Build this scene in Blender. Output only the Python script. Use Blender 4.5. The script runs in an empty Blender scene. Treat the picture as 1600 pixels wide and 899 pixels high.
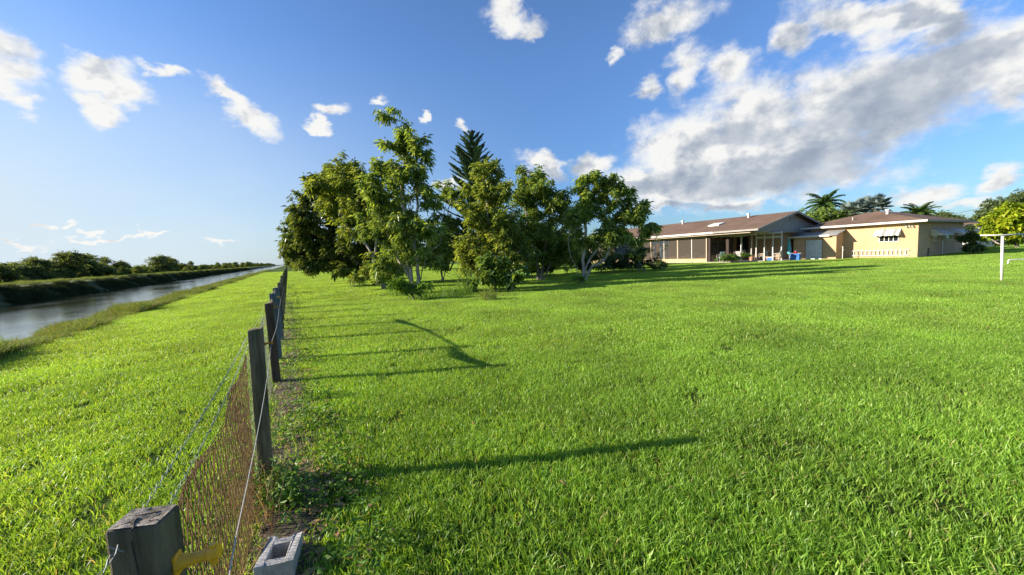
import bpy, bmesh, math, random
import numpy as np
from mathutils import Vector, Matrix, Euler
R = math.radians
C = bpy.context.scene.collection
sc = bpy.context.scene

# ------------------------------------------------------------------ camera
H_EYE, FPX, PITCH, ROLL = 1.6, 600.0, R(4.9), R(2.5)
cF = Vector((0, math.cos(PITCH), -math.sin(PITCH)))
cU0 = Vector((0, math.sin(PITCH), math.cos(PITCH)))
cR0 = Vector((1, 0, 0))
cR = cR0*math.cos(ROLL) - cU0*math.sin(ROLL)
cU = cR0*math.sin(ROLL) + cU0*math.cos(ROLL)
cam = bpy.data.objects.new('camera', bpy.data.cameras.new('camera'))
C.objects.link(cam)
cam.matrix_world = Matrix(((cR.x, cU.x, -cF.x, 0), (cR.y, cU.y, -cF.y, 0), (cR.z, cU.z, -cF.z, H_EYE), (0, 0, 0, 1)))
cam.data.sensor_width = 36
cam.data.lens = FPX/1600*36
cam.data.clip_start = 0.02
cam.data.clip_end = 20000
sc.camera = cam

# ------------------------------------------------------------------ light
SUN_EL, SUN_AZ = R(19), R(6)          # the sun stands left of the view, a little behind the photographer
S = Vector((-math.cos(SUN_AZ)*math.cos(SUN_EL), -math.sin(SUN_AZ)*math.cos(SUN_EL), math.sin(SUN_EL)))
sun = bpy.data.objects.new('sun', bpy.data.lights.new('sun', 'SUN'))
C.objects.link(sun)
sun.rotation_euler = S.to_track_quat('Z', 'Y').to_euler()
sun.data.energy = 4.7
sun.data.angle = R(0.5)
sun.data.color = (1.0, 0.9, 0.74)
sc.view_settings.view_transform = 'Standard'
sc.view_settings.look = 'None'
sc.view_settings.exposure = 1.25
sc.view_settings.gamma = 1
sc.view_settings.use_curve_mapping = False
SKY_STRENGTH = 0.09

def ray(x, y):
    return cF + cR*((x-800)/FPX) - cU*((y-449.5)/FPX)
def at(x, y, z=0.0):                   # the point of height z seen at this place of the photograph
    d = ray(x, y); t = (z-H_EYE)/d.z
    return Vector((0, 0, H_EYE)) + d*t
def atY(x, y, Y):                      # the point at forward distance Y
    d = ray(x, y); return Vector((0, 0, H_EYE)) + d*(Y/d.y)
def azel(x, y):
    d = ray(x, y).normalized()
    return math.atan2(d.x, d.y), math.asin(d.z)

# ------------------------------------------------------------------ node helpers
class NT:
    def __init__(s, tree): s.t = tree
    def n(s, typ, ins=None, **kw):
        nd = s.t.nodes.new(typ)
        for k, v in kw.items(): setattr(nd, k, v)
        for k, v in (ins or {}).items():
            sock = nd.inputs[k]
            if isinstance(v, bpy.types.NodeSocket): s.t.links.new(v, sock)
            elif isinstance(v, bpy.types.Node): s.t.links.new(v.outputs[0], sock)
            else: sock.default_value = v
        return nd
    def m(s, op, a, b=0.0, c=0.0, clamp=False):
        nd = s.n('ShaderNodeMath', {0: a, 1: b, 2: c}, operation=op); nd.use_clamp = clamp
        return nd.outputs[0]
    def mix(s, f, a, b, blend='MIX'):
        nd = s.n('ShaderNodeMix', data_type='RGBA', blend_type=blend)
        for k, v in ((0, f), (6, a), (7, b)):
            if isinstance(v, bpy.types.NodeSocket): s.t.links.new(v, nd.inputs[k])
            else: nd.inputs[k].default_value = v if k == 0 else (tuple(v)+(1,) if len(v) == 3 else v)
        return nd.outputs[2]
    def ss(s, x, lo, hi):
        return s.n('ShaderNodeMapRange', {0: x, 1: lo, 2: hi, 3: 0.0, 4: 1.0}, interpolation_type='SMOOTHSTEP').outputs[0]
    def noise(s, vec, scale, detail=4, rough=.55, dist=0.0):
        nd = s.n('ShaderNodeTexNoise', {'Scale': scale, 'Detail': detail, 'Roughness': rough, 'Distortion': dist})
        if vec is not None: s.t.links.new(vec, nd.inputs['Vector'])
        return nd.outputs[0]

# ------------------------------------------------------------------ sky with clouds, laid out by compass direction and height
world = bpy.data.worlds.new('World'); sc.world = world; world.use_nodes = True
wt = world.node_tree; wt.nodes.clear(); W = NT(wt)
sky = W.n('ShaderNodeTexSky'); sky.sky_type = 'NISHITA'; sky.sun_disc = False
sky.sun_elevation = SUN_EL; sky.sun_rotation = R(270)-SUN_AZ
sky.air_density = 1.0; sky.dust_density = 0.6; sky.ozone_density = 2.2
tc = W.n('ShaderNodeTexCoord').outputs['Generated']
sep = W.n('ShaderNodeSeparateXYZ', {0: tc})
az = W.m('ARCTAN2', sep.outputs[0], sep.outputs[1]); el = W.m('ARCSINE', sep.outputs[2])
pos = W.n('ShaderNodeCombineXYZ', {0: az, 1: el, 2: 0.0}).outputs[0]
# uneven rim: the coordinate is stirred by noise before the cloud outlines are read
stretch = W.n('ShaderNodeMapping', {0: pos, 3: (1, 1.7, 1)}).outputs[0]
wn = W.n('ShaderNodeTexNoise', {'Vector': stretch, 'Scale': 9.0, 'Detail': 5.0, 'Roughness': .6})
w1 = W.n('ShaderNodeVectorMath', {0: wn.outputs[1], 1: (.5, .5, .5)}, operation='SUBTRACT').outputs[0]
w2 = W.n('ShaderNodeVectorMath', {0: w1, 3: .11}, operation='SCALE').outputs[0]
wpos = W.n('ShaderNodeVectorMath', {0: pos, 1: w2}, operation='ADD').outputs[0]
def blobs(lst, src=None):
    acc = None
    for b in lst:
        x, y, rx, ry = b[:4]; rot = b[4] if len(b) > 4 else 0; bias = b[5] if len(b) > 5 else 0
        a0, e0 = azel(x, y)
        a1, e1 = azel(x+rx*math.cos(R(rot)), y-rx*math.sin(R(rot)))
        a2, e2 = azel(x+ry*math.sin(R(rot)), y+ry*math.cos(R(rot)))
        ra = math.hypot(a1-a0, e1-e0); re = math.hypot(a2-a0, e2-e0)
        mp = W.n('ShaderNodeMapping', {0: src or wpos, 1: (a0, e0, 0), 2: (0, 0, math.atan2(e1-e0, a1-a0)), 3: (ra, re, 1)}, vector_type='TEXTURE')
        ln = W.n('ShaderNodeVectorMath', {0: mp.outputs[0]}, operation='LENGTH').outputs['Value']
        if bias: ln = W.m('ADD', ln, bias)
        acc = ln if acc is None else W.m('SMOOTH_MIN', acc, ln, 0.25)
    return acc
CL = [(10, 100, 48, 50), (35, 150, 30, 20, 0, .1), (145, 118, 62, 27), (245, 112, 45, 13, -14), (152, 172, 50, 24, -20), (195, 145, 48, 30, -10),
      (350, 148, 40, 17, -28), (395, 185, 48, 20, -28), (522, 178, 30, 16), (497, 199, 22, 9, -10), (592, 158, 20, 11, 0, .3), (661, 180, 8, 7, 0, .1),
      (720, 195, 20, 12, -45, .35), (800, 30, 60, 30, -20, .15), (830, 60, 22, 18, 0, .25),
      (1045, 35, 80, 38, 15, .05), (1010, 140, 30, 22, 40, .15), (960, 80, 20, 20, 0, .45), (1070, 120, 40, 60, 0, .3), (1150, 110, 60, 50, 0, .3),
      (1085, 240, 130, 66, 10, -.1), (1180, 190, 130, 72, 0, 0), (1330, 170, 170, 78, 10, -.12), (1490, 110, 180, 74, 22, -.12), (1590, 60, 80, 70),
      (1330, 35, 130, 40, -5, .05), (1240, 50, 45, 32), (1450, 30, 100, 38), (1600, 130, 90, 60, 20),
      (1300, 225, 130, 34, 10, .02), (1180, 270, 190, 42, 6, -.15), (1050, 290, 120, 42, 0, -.1), (1390, 208, 60, 18, 15, .05),
      (1150, 320, 95, 15, 5, .1), (1040, 325, 70, 14, 0, .2), (1440, 300, 75, 20, 8, .12), (1560, 285, 55, 22, 20, .08), (850, 258, 45, 18, -10, .05), (925, 258, 30, 22, 20, .02),
      (1500, 318, 110, 12, 0, .3), (700, 285, 40, 14, 0, .25),
      (57, 357, 24, 5), (103, 358, 18, 5), (150, 376, 70, 4, 0, .15), (235, 375, 45, 4, 0, .05), (345, 374, 32, 4, 0, .1), (40, 381, 50, 5, 0, .3)]
rad = blobs(CL)
def billow(vec, detail):
    v = W.n('ShaderNodeTexVoronoi', {'Vector': vec, 'Scale': 15.0, 'Detail': detail, 'Roughness': .58, 'Lacunarity': 2.1, 'Smoothness': .55}, feature='SMOOTH_F1', voronoi_dimensions='2D', normalize=True)
    return W.m('SUBTRACT', 1.0, v.outputs['Distance'])
def stir(vec):
    q = W.n('ShaderNodeTexNoise', {'Vector': vec, 'Scale': 16.0, 'Detail': 4.0, 'Roughness': .6}).outputs[1]
    q = W.n('ShaderNodeVectorMath', {0: q, 1: (.5, .5, .5)}, operation='SUBTRACT').outputs[0]
    q = W.n('ShaderNodeVectorMath', {0: q, 3: .035}, operation='SCALE').outputs[0]
    return W.n('ShaderNodeVectorMath', {0: vec, 1: q}, operation='ADD').outputs[0]
fine = W.n('ShaderNodeMapping', {0: pos, 3: (1, 1.25, 1)}).outputs[0]
b_here = billow(stir(fine), 3.0)
off = W.n('ShaderNodeVectorMath', {0: fine, 1: (-.020, .020, 0)}, operation='ADD').outputs[0]
b_off = billow(stir(off), 3.0)
n_big = W.noise(fine, 11.0, 9, .62, .2)
n_low = W.noise(fine, 6.0, 3, .5)
n_low2 = W.noise(W.n('ShaderNodeVectorMath', {0: fine, 1: (-.04, .04, 0)}, operation='ADD').outputs[0], 6.0, 3, .5)
body = W.m('ADD', W.m('MULTIPLY', W.m('SUBTRACT', n_big, .5), 1.25), W.m('MULTIPLY', W.m('SUBTRACT', b_here, .62), .55))
dens = W.m('ADD', W.m('SUBTRACT', 1.08, rad), body)
alpha = W.ss(dens, -0.08, 0.66)
relief0 = W.m('ADD', W.m('MULTIPLY', W.m('SUBTRACT', b_here, b_off), 1.25), W.m('MULTIPLY', W.m('SUBTRACT', n_low, n_low2), 1.5))
GR = [(1380, 165, 260, 62, 14), (1200, 275, 240, 34, 6), (1480, 90, 160, 40, 20, .1), (1150, 215, 60, 30, 0, .2), (1420, 30, 110, 22, 0, .2), (1000, 300, 120, 20, 0, .2), (1300, 235, 150, 22, 8, .1), (1110, 325, 120, 10, 0, .1), (880, 270, 50, 12, 0, .1)]
grey = W.ss(W.m('ADD', W.m('SUBTRACT', 1.25, blobs(GR)), W.m('MULTIPLY', W.m('SUBTRACT', W.noise(stretch, 8.0, 6, .6), .5), 1.1)), 0.0, .8)
thick = W.ss(dens, .1, 1.3)
relief = W.m('MULTIPLY', relief0, W.m('SUBTRACT', 1.0, W.m('MULTIPLY', grey, .6)))
lightv = W.m('ADD', W.m('SUBTRACT', W.m('SUBTRACT', .95, W.m('MULTIPLY', grey, .36)), W.m('MULTIPLY', thick, .12)), relief)
lightv = W.m('ADD', lightv, W.m('MULTIPLY', W.ss(az, .1, -.3), .12))
ramp = W.n('ShaderNodeValToRGB', {0: lightv}); cr = ramp.color_ramp; cr.interpolation = 'B_SPLINE'
cr.elements[0].position = .08; cr.elements[0].color = (.24, .29, .38, 1)
cr.elements[1].position = 1.12 if False else 1.0; cr.elements[1].color = (1.08, 1.05, 1.0, 1)
e = cr.elements.new(.42); e.color = (.38, .44, .54, 1)
e = cr.elements.new(.72); e.color = (.70, .73, .76, 1)
CLOUD_GAIN = 4.5
cloudc = W.mix(1.0, ramp.outputs[0], (CLOUD_GAIN, CLOUD_GAIN, CLOUD_GAIN), 'MULTIPLY')
skyc = W.mix(1.0, W.mix(1.0, sky.outputs[0], (0.66, 0.84, 1.10), 'MULTIPLY'), W.mix(W.ss(el, .0, .5), (.60, .66, .72), (.94, .96, .98)), 'MULTIPLY')
# thin high veil low on the sunward side
veil = W.m('MULTIPLY', W.ss(az, .2, -1.2), W.m('MULTIPLY', W.ss(el, .5, .02), W.m('ADD', .55, W.m('MULTIPLY', W.noise(stretch, 3.5, 5, .6), .5))))
skyv = W.mix(W.m('MULTIPLY', veil, 1.4, clamp=True), skyc, (3.3, 3.85, 4.25))
allc = W.mix(W.m('MULTIPLY', alpha, .96), skyv, cloudc)
bg = W.n('ShaderNodeBackground', {'Color': allc, 'Strength': SKY_STRENGTH})
W.n('ShaderNodeOutputWorld', {0: bg})
world.cycles.sampling_method = 'MANUAL'; world.cycles.sample_map_resolution = 512

sc.cycles.max_bounces = 6; sc.cycles.transparent_max_bounces = 8
sc.cycles.diffuse_bounces = 3; sc.cycles.transmission_bounces = 4
sc.cycles.sample_clamp_indirect = 4
sc.cycles.use_denoising = True

# ------------------------------------------------------------------ materials
def mat(name, col, rough=.8, var=.25, scale=4, bump=0, bscale=30, metal=0, col2=None, stretch=(1, 1, 1), spec=.3):
    m = bpy.data.materials.new(name); m.use_nodes = True; t = m.node_tree; t.nodes.clear(); N = NT(t)
    p = N.n('ShaderNodeBsdfPrincipled', {'Roughness': rough, 'Metallic': metal, 'Specular IOR Level': spec})
    co = N.n('ShaderNodeTexCoord').outputs['Object']
    mp = N.n('ShaderNodeMapping', {0: co, 3: stretch}).outputs[0]
    nz = N.noise(mp, scale, 6, .62)
    f = N.ss(nz, .33, .68)
    c2 = col2 or tuple(c*(1-var) for c in col)
    c = N.mix(f, c2, col)
    nz2 = N.noise(mp, scale*9, 4, .6)
    c = N.mix(N.m('MULTIPLY', N.ss(nz2, .5, .75), var), c, tuple(x*.55 for x in col))
    t.links.new(c, p.inputs['Base Color'])
    if bump:
        b = N.n('ShaderNodeBump', {'Strength': 1.0, 'Distance': bump, 'Height': N.noise(mp, bscale, 6, .65)})
        t.links.new(b.outputs[0], p.inputs['Normal'])
    N.n('ShaderNodeOutputMaterial', {0: p})
    return m
def leafmat(name, cols, trans=.45, rough=.5, spec=.35, patch=1.2, dry=None):
    m = bpy.data.materials.new(name); m.use_nodes = True; t = m.node_tree; t.nodes.clear(); N = NT(t)
    g = N.n('ShaderNodeNewGeometry')
    rnd = g.outputs['Random Per Island']
    rp = N.n('ShaderNodeValToRGB', {0: rnd}); cr = rp.color_ramp
    cr.elements[0].color = cols[0]+(1,); cr.elements[1].color = cols[-1]+(1,)
    for i, c in enumerate(cols[1:-1]):
        e = cr.elements.new((i+1)/(len(cols)-1)); e.color = c+(1,)
    big = N.noise(g.outputs['Position'], patch, 3, .6)
    hs = N.n('ShaderNodeHueSaturation', {'Hue': .5, 'Saturation': 1.0, 'Value': N.n('ShaderNodeMapRange', {0: big, 1: .3, 2: .7, 3: .72, 4: 1.28}).outputs[0], 'Color': rp.outputs[0]})
    col = hs.outputs[0]
    if name == 'grass':
        f2 = N.ss(N.noise(g.outputs['Position'], .22, 5, .65), .5, .72)
        col = N.mix(N.m('MULTIPLY', f2, .28), col, (.34, .38, .09))
        f3 = N.ss(N.noise(g.outputs['Position'], .9, 4, .6), .56, .72)
        col = N.mix(N.m('MULTIPLY', f3, .35), col, (.09, .21, .02))
    if dry:
        f = N.m('GREATER_THAN', N.m('FRACT', N.m('MULTIPLY', rnd, 57.31)), 1-dry[0])
        col = N.mix(f, col, dry[1])
    p = N.n('ShaderNodeBsdfPrincipled', {'Base Color': col, 'Roughness': rough, 'Specular IOR Level': spec})
    tcol = N.mix(1.0, col, (1.35, 1.15, .45), 'MULTIPLY')
    tr = N.n('ShaderNodeBsdfTranslucent', {'Color': tcol})
    mx = N.n('ShaderNodeMixShader', {0: trans, 1: p, 2: tr})
    N.n('ShaderNodeOutputMaterial', {0: mx})
    return m
M = {}
M['grass'] = leafmat('grass', [(.11, .24, .024), (.21, .40, .04), (.33, .53, .065), (.46, .62, .12)], .5, .42, .5, .55, dry=(.035, (.42, .36, .14)))
M['weed'] = leafmat('weed', [(.06, .13, .02), (.13, .22, .04), (.20, .27, .07), (.16, .25, .04)], .4, .6, .2, 1.5, dry=(.12, (.34, .27, .13)))
M['herb'] = leafmat('herb', [(.07, .16, .02), (.12, .25, .025), (.18, .31, .04)], .4, .5, .4, 3)
M['mango'] = leafmat('mango_leaf', [(.075, .125, .03), (.13, .19, .045), (.23, .29, .09)], .42, .30, .6, .8)
M['olive'] = leafmat('olive_leaf', [(.11, .175, .03), (.18, .27, .05), (.28, .37, .075), (.35, .40, .10)], .5, .34, .55, .9)
M['avocado'] = leafmat('avocado_leaf', [(.105, .18, .04), (.17, .275, .055), (.27, .39, .09), (.35, .45, .13)], .5, .30, .6, .9)
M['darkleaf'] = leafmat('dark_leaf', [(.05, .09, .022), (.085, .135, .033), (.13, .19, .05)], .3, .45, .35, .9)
M['broad'] = leafmat('broad_leaf', [(.08, .15, .03), (.14, .24, .05), (.23, .34, .09)], .35, .28, .65, 2)
M['yellowleaf'] = leafmat('yellow_leaf', [(.20, .32, .02), (.34, .46, .03), (.52, .56, .045)], .5, .5, .3, .8)
M['scrub'] = leafmat('scrub_leaf', [(.11, .16, .06), (.16, .22, .08), (.21, .27, .11)], .5, .6, .2, .15)
M['scrub_light'] = leafmat('pale_scrub_leaf', [(.10, .17, .03), (.15, .22, .04), (.18, .24, .06)], .35, .6, .2, .15)
M['norfolk'] = leafmat('pine_needles', [(.05, .105, .05), (.07, .14, .065), (.10, .18, .08)], .15, .6, .3, 1)
M['palm'] = leafmat('palm_leaf', [(.05, .10, .02), (.08, .15, .03), (.11, .18, .04)], .3, .4, .5, 1)
M['silver'] = leafmat('silver_palm_leaf', [(.16, .22, .21), (.22, .29, .28), (.28, .34, .32)], .2, .5, .4, 1)
M['bark'] = mat('bark', (.30, .26, .21), .9, .5, 5, .02, 30, col2=(.10, .085, .065), stretch=(1, 1, .35))
M['bark_pale'] = mat('pale_bark', (.46, .41, .34), .9, .5, 5, .02, 30, col2=(.20, .17, .13), stretch=(1, 1, .35))
M['bark_dark'] = mat('dark_bark', (.07, .055, .045), .9, .4, 5, .02, 30, stretch=(1, 1, .35))
M['wood'] = mat('weathered_wood', (.22, .175, .11), .9, .6, 3.5, .007, 40, col2=(.065, .06, .03), stretch=(6, 6, .6))
M['wood_top'] = mat('cracked_end_grain', (.46, .39, .30), .9, .6, 14, .006, 60, col2=(.10, .085, .07))
M['wood_sky_tint'] = mat('sky_tinted_wood', (.13, .155, .17), .8, .5, 3.5, .005, 40, stretch=(6, 6, .6))  # bluish sky reflection on the post faces, painted into the wood colour
M['wood_brown'] = mat('brown_wood', (.10, .065, .045), .9, .5, 3.5, .005, 40, stretch=(6, 6, .6))
M['rust'] = mat('rusty_wire', (.17, .085, .025), .85, .5, 20, col2=(.07, .04, .018))
M['galv'] = mat('galvanised_wire', (.42, .43, .42), .45, .3, 20, metal=.6)
M['oldwire'] = mat('old_wire', (.20, .21, .17), .7, .3, 20)
M['greywire'] = mat('dull_wire', (.30, .31, .30), .7, .3, 20)
M['rope'] = mat('white_wire', (.48, .46, .42), .7, .2, 20)
M['yellow'] = mat('yellow_plastic', (.95, .44, .02), .45, .12, 30, .002, 60, spec=.5)
M['orange'] = mat('orange_plastic', (.65, .25, .02), .5, .3, 30)
M['concrete'] = mat('concrete', (.50, .48, .44), .95, .35, 9, .006, 90)
M['soil'] = mat('bare_soil', (.15, .11, .075), .95, .4, 9, .03, 24, col2=(.06, .045, .03))
M['dryleaf'] = leafmat('dry_leaf', [(.20, .11, .05), (.33, .20, .10), (.45, .32, .18)], .15, .7, .2, 5)
M['stone'] = mat('pale_stone', (.42, .38, .33), .95, .4, 15, .01, 50)
M['stucco'] = mat('yellow_stucco', (.54, .365, .21), .95, .18, .8, .004, 120)
M['stucco_tan'] = mat('tan_stucco', (.33, .23, .14), .95, .15, 1.2, .004, 120)
M['gable'] = mat('grey_gable_siding', (.33, .31, .28), .9, .15, 2)
M['white'] = mat('white_paint', (.62, .60, .56), .55, .12, 3)
M['soffit'] = mat('soffit_and_fascia_shade_paint', (.45, .36, .27), .8, .15, 3)
M['roof'] = mat('brown_shingles', (.135, .085, .056), .95, .35, .5, .015, 60, col2=(.205, .13, .088))
def courses(m, axis_scale, depth, dark):
    t = m.node_tree; N = NT(t); p = [n for n in t.nodes if n.type == 'BSDF_PRINCIPLED'][0]
    z = N.n('ShaderNodeSeparateXYZ', {0: N.n('ShaderNodeTexCoord').outputs['Object']}).outputs[2]
    f = N.m('FRACT', N.m('MULTIPLY', z, axis_scale)); src = p.inputs['Base Color'].links[0].from_socket
    t.links.new(N.mix(N.ss(f, .22, .0), src, dark), p.inputs['Base Color'])
courses(M['roof'], 22.0, .01, (.05, .028, .02))
M['lean_roof'] = mat('grey_felt_roof', (.33, .32, .30), .9, .3, 1.5)
M['glass'] = mat('dark_window_glass', (.02, .025, .03), .08, .2, 2, spec=.6)
M['brownwood'] = mat('dark_brown_timber', (.045, .025, .018), .7, .3, 3)
M['aluminium'] = mat('door_metal', (.62, .66, .68), .42, .2, 3, metal=.35)
M['teal'] = mat('teal_fabric', (.12, .42, .45), .8, .2, 5)
M['blue'] = mat('blue_plastic', (.03, .16, .50), .45, .2, 5)
M['red'] = mat('red_plastic', (.55, .05, .05), .45, .2, 5)
M['cyanpl'] = mat('pale_green_fabric', (.45, .62, .55), .7, .2, 5)
M['terracotta'] = mat('terracotta', (.55, .30, .20), .8, .2, 5)
M['slab'] = mat('patio_concrete', (.42, .38, .33), .9, .2, 2)
M['black'] = mat('black_cable', (.02, .02, .02), .5, .1, 3)
# insect screen: half see-through mesh cloth
def screenmat():
    m = bpy.data.materials.new('insect_screen'); m.use_nodes = True; t = m.node_tree; t.nodes.clear(); N = NT(t)
    d = N.n('ShaderNodeBsdfDiffuse', {'Color': (.10, .085, .07, 1)}); tr = N.n('ShaderNodeBsdfTransparent')
    N.n('ShaderNodeOutputMaterial', {0: N.n('ShaderNodeMixShader', {0: .5, 1: tr, 2: d})}); return m
M['screen'] = screenmat()
def watermat():
    m = bpy.data.materials.new('canal_water'); m.use_nodes = True; t = m.node_tree; t.nodes.clear(); N = NT(t)
    g = N.n('ShaderNodeNewGeometry').outputs['Position']
    mp = N.n('ShaderNodeMapping', {0: g, 2: (0, 0, R(-30)), 3: (1, .45, 1)}).outputs[0]
    h = N.m('ADD', N.m('MULTIPLY', N.noise(mp, 2.2, 4, .6, .6), 1.0), N.m('MULTIPLY', N.noise(mp, 9, 4, .6, .3), .22))
    calm = N.ss(N.noise(mp, .10, 3, .6), .35, .65)
    b = N.n('ShaderNodeBump', {'Strength': N.m('ADD', .10, N.m('MULTIPLY', calm, .35)), 'Distance': .05, 'Height': h})
    p = N.n('ShaderNodeBsdfPrincipled', {'Base Color': (.035, .04, .022, 1), 'Roughness': .05, 'IOR': 1.33, 'Specular IOR Level': .5, 'Normal': b})
    N.n('ShaderNodeOutputMaterial', {0: p}); return m
M['water'] = watermat()
def groundmat(name, c1, c2, c3, bump=.05):
    m = bpy.data.materials.new(name); m.use_nodes = True; t = m.node_tree; t.nodes.clear(); N = NT(t)
    g = N.n('ShaderNodeNewGeometry').outputs['Position']
    a = N.ss(N.noise(g, .35, 5, .6), .35, .65); b = N.ss(N.noise(g, 6, 6, .7), .35, .7)
    c = N.mix(b, N.mix(a, c1, c2), c3)
    bp = N.n('ShaderNodeBump', {'Strength': 1.0, 'Distance': bump, 'Height': N.noise(g, 22, 5, .7)})
    p = N.n('ShaderNodeBsdfPrincipled', {'Base Color': c, 'Roughness': .95, 'Specular IOR Level': .1, 'Normal': bp})
    N.n('ShaderNodeOutputMaterial', {0: p}); return m
M['turf'] = groundmat('turf', (.07, .12, .015), (.09, .14, .02), (.045, .07, .012))
M['bank'] = groundmat('bank_turf', (.07, .09, .03), (.10, .12, .04), (.05, .045, .025))
M['farturf'] = groundmat('dry_turf', (.22, .24, .08), (.27, .26, .10), (.15, .17, .06))
M['mud'] = groundmat('mud', (.05, .04, .03), (.06, .05, .03), (.03, .03, .02))

# ------------------------------------------------------------------ object helpers
def link(o, parent=None):
    C.objects.link(o)
    if parent is not None: o.parent = parent
    return o
def tag(o, label=None, cat=None, group=None, kind=None):
    if label: o['label'] = label
    if cat: o['category'] = cat
    if group: o['group'] = group
    if kind: o['kind'] = kind
    return o
def empty(name, loc=(0, 0, 0), rz=0, label=None, cat=None, group=None):
    o = bpy.data.objects.new(name, None); o.location = loc; o.rotation_euler = (0, 0, rz); o.empty_display_size = .2
    link(o); return tag(o, label, cat, group)
class MB:                                    # collects shapes, then links them as ONE mesh object
    def __init__(s): s.v = []; s.f = []; s.mi = []; s.cur = 0
    def add(s, vs, fs):
        k = len(s.v); s.v += [tuple(v) for v in vs]; s.f += [tuple(i+k for i in f) for f in fs]; s.mi += [s.cur]*len(fs); return s
    def box(s, x0, x1, y0, y1, z0, z1, b=0.0):
        if b <= 0:
            vs = [(x, y, z) for z in (z0, z1) for x, y in ((x0, y0), (x1, y0), (x1, y1), (x0, y1))]
            return s.add(vs, [(3, 2, 1, 0), (4, 5, 6, 7), (0, 1, 5, 4), (1, 2, 6, 5), (2, 3, 7, 6), (3, 0, 4, 7)])
        bm = bmesh.new(); bmesh.ops.create_cube(bm, size=1)
        for v in bm.verts: v.co = Vector(((x0+x1)/2+v.co.x*(x1-x0), (y0+y1)/2+v.co.y*(y1-y0), (z0+z1)/2+v.co.z*(z1-z0)))
        bmesh.ops.bevel(bm, geom=bm.edges[:], offset=b, segments=2, affect='EDGES', profile=.5)
        vs = [v.co.copy() for v in bm.verts]; bm.verts.index_update()
        fs = [tuple(v.index for v in f.verts) for f in bm.faces]; bm.free(); return s.add(vs, fs)
    def tube(s, pts, rads, n=6, caps=True):
        pts = [Vector(p) for p in pts]
        if not hasattr(rads, '__len__'): rads = [rads]*len(pts)
        k = len(s.v); prev = None
        for i, p in enumerate(pts):
            d = (pts[min(i+1, len(pts)-1)]-pts[max(i-1, 0)])
            d = d.normalized() if d.length > 1e-9 else Vector((0, 0, 1))
            if prev is None:
                a = d.orthogonal().normalized()
            else:
                a = (prev - d*prev.dot(d)); a = a.normalized() if a.length > 1e-6 else d.orthogonal().normalized()
            prev = a; b = d.cross(a)
            for j in range(n):
                w = 2*math.pi*j/n; s.v.append(tuple(p+(a*math.cos(w)+b*math.sin(w))*rads[i]))
        for i in range(len(pts)-1):
            for j in range(n):
                s.f.append((k+i*n+j, k+i*n+(j+1) % n, k+(i+1)*n+(j+1) % n, k+(i+1)*n+j)); s.mi.append(s.cur)
        if caps:
            s.f.append(tuple(k+j for j in range(n))[::-1]); s.mi.append(s.cur)
            s.f.append(tuple(k+(len(pts)-1)*n+j for j in range(n))); s.mi.append(s.cur)
        return s
    def prism(s, poly, axis, a, b):         # polygon extruded along an axis between a and b
        def P(p, w):
            return {'x': (w, p[0], p[1]), 'y': (p[0], w, p[1]), 'z': (p[0], p[1], w)}[axis]
        n = len(poly); vs = [P(p, a) for p in poly]+[P(p, b) for p in poly]
        fs = [tuple(range(n))[::-1], tuple(range(n, 2*n))]+[(i, (i+1) % n, n+(i+1) % n, n+i) for i in range(n)]
        return s.add(vs, fs)
    def build(s, name, mats, parent=None, loc=None, rz=0, smooth=False):
        me = bpy.data.meshes.new(name); me.from_pydata(s.v, [], s.f)
        for m in (mats if isinstance(mats, (list, tuple)) else [mats]): me.materials.append(m)
        if any(s.mi): me.polygons.foreach_set('material_index', s.mi)
        if smooth: me.polygons.foreach_set('use_smooth', [True]*len(s.f))
        bm = bmesh.new(); bm.from_mesh(me); bmesh.ops.recalc_face_normals(bm, faces=bm.faces); bm.to_mesh(me); bm.free()
        me.update(); o = bpy.data.objects.new(name, me)
        if loc is not None: o.location = loc
        o.rotation_euler = (0, 0, rz); link(o, parent); return o
def npmesh(name, V, F, mats, parent=None, loc=None, smooth=False):     # fast mesh from arrays, faces of one size
    V = np.asarray(V, np.float32).reshape(-1, 3); F = np.asarray(F, np.int32); k = F.shape[1]; nf = len(F)
    me = bpy.data.meshes.new(name); me.vertices.add(len(V)); me.vertices.foreach_set('co', V.ravel())
    me.loops.add(nf*k); me.loops.foreach_set('vertex_index', F.ravel())
    me.polygons.add(nf); me.polygons.foreach_set('loop_start', np.arange(nf, dtype=np.int32)*k)
    me.materials.append(mats); me.update(calc_edges=True)
    if smooth: me.polygons.foreach_set('use_smooth', np.ones(nf, bool))
    o = bpy.data.objects.new(name, me)
    if loc is not None: o.location = loc
    link(o, parent); return o
def copy_tree(o, parent=None):
    c = o.copy(); C.objects.link(c)
    if parent is not None: c.parent = parent
    for ch in o.children: copy_tree(ch, c)
    return c
rng = np.random.default_rng(7); random.seed(7)
RZ = R(30)                                   # fence, canal and house share this direction
def L2W(x, y, z=0.0): return Vector((x*math.cos(RZ)-y*math.sin(RZ), x*math.sin(RZ)+y*math.cos(RZ), z))
def W2L(p): return (p[0]*math.cos(RZ)+p[1]*math.sin(RZ), -p[0]*math.sin(RZ)+p[1]*math.cos(RZ))

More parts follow.
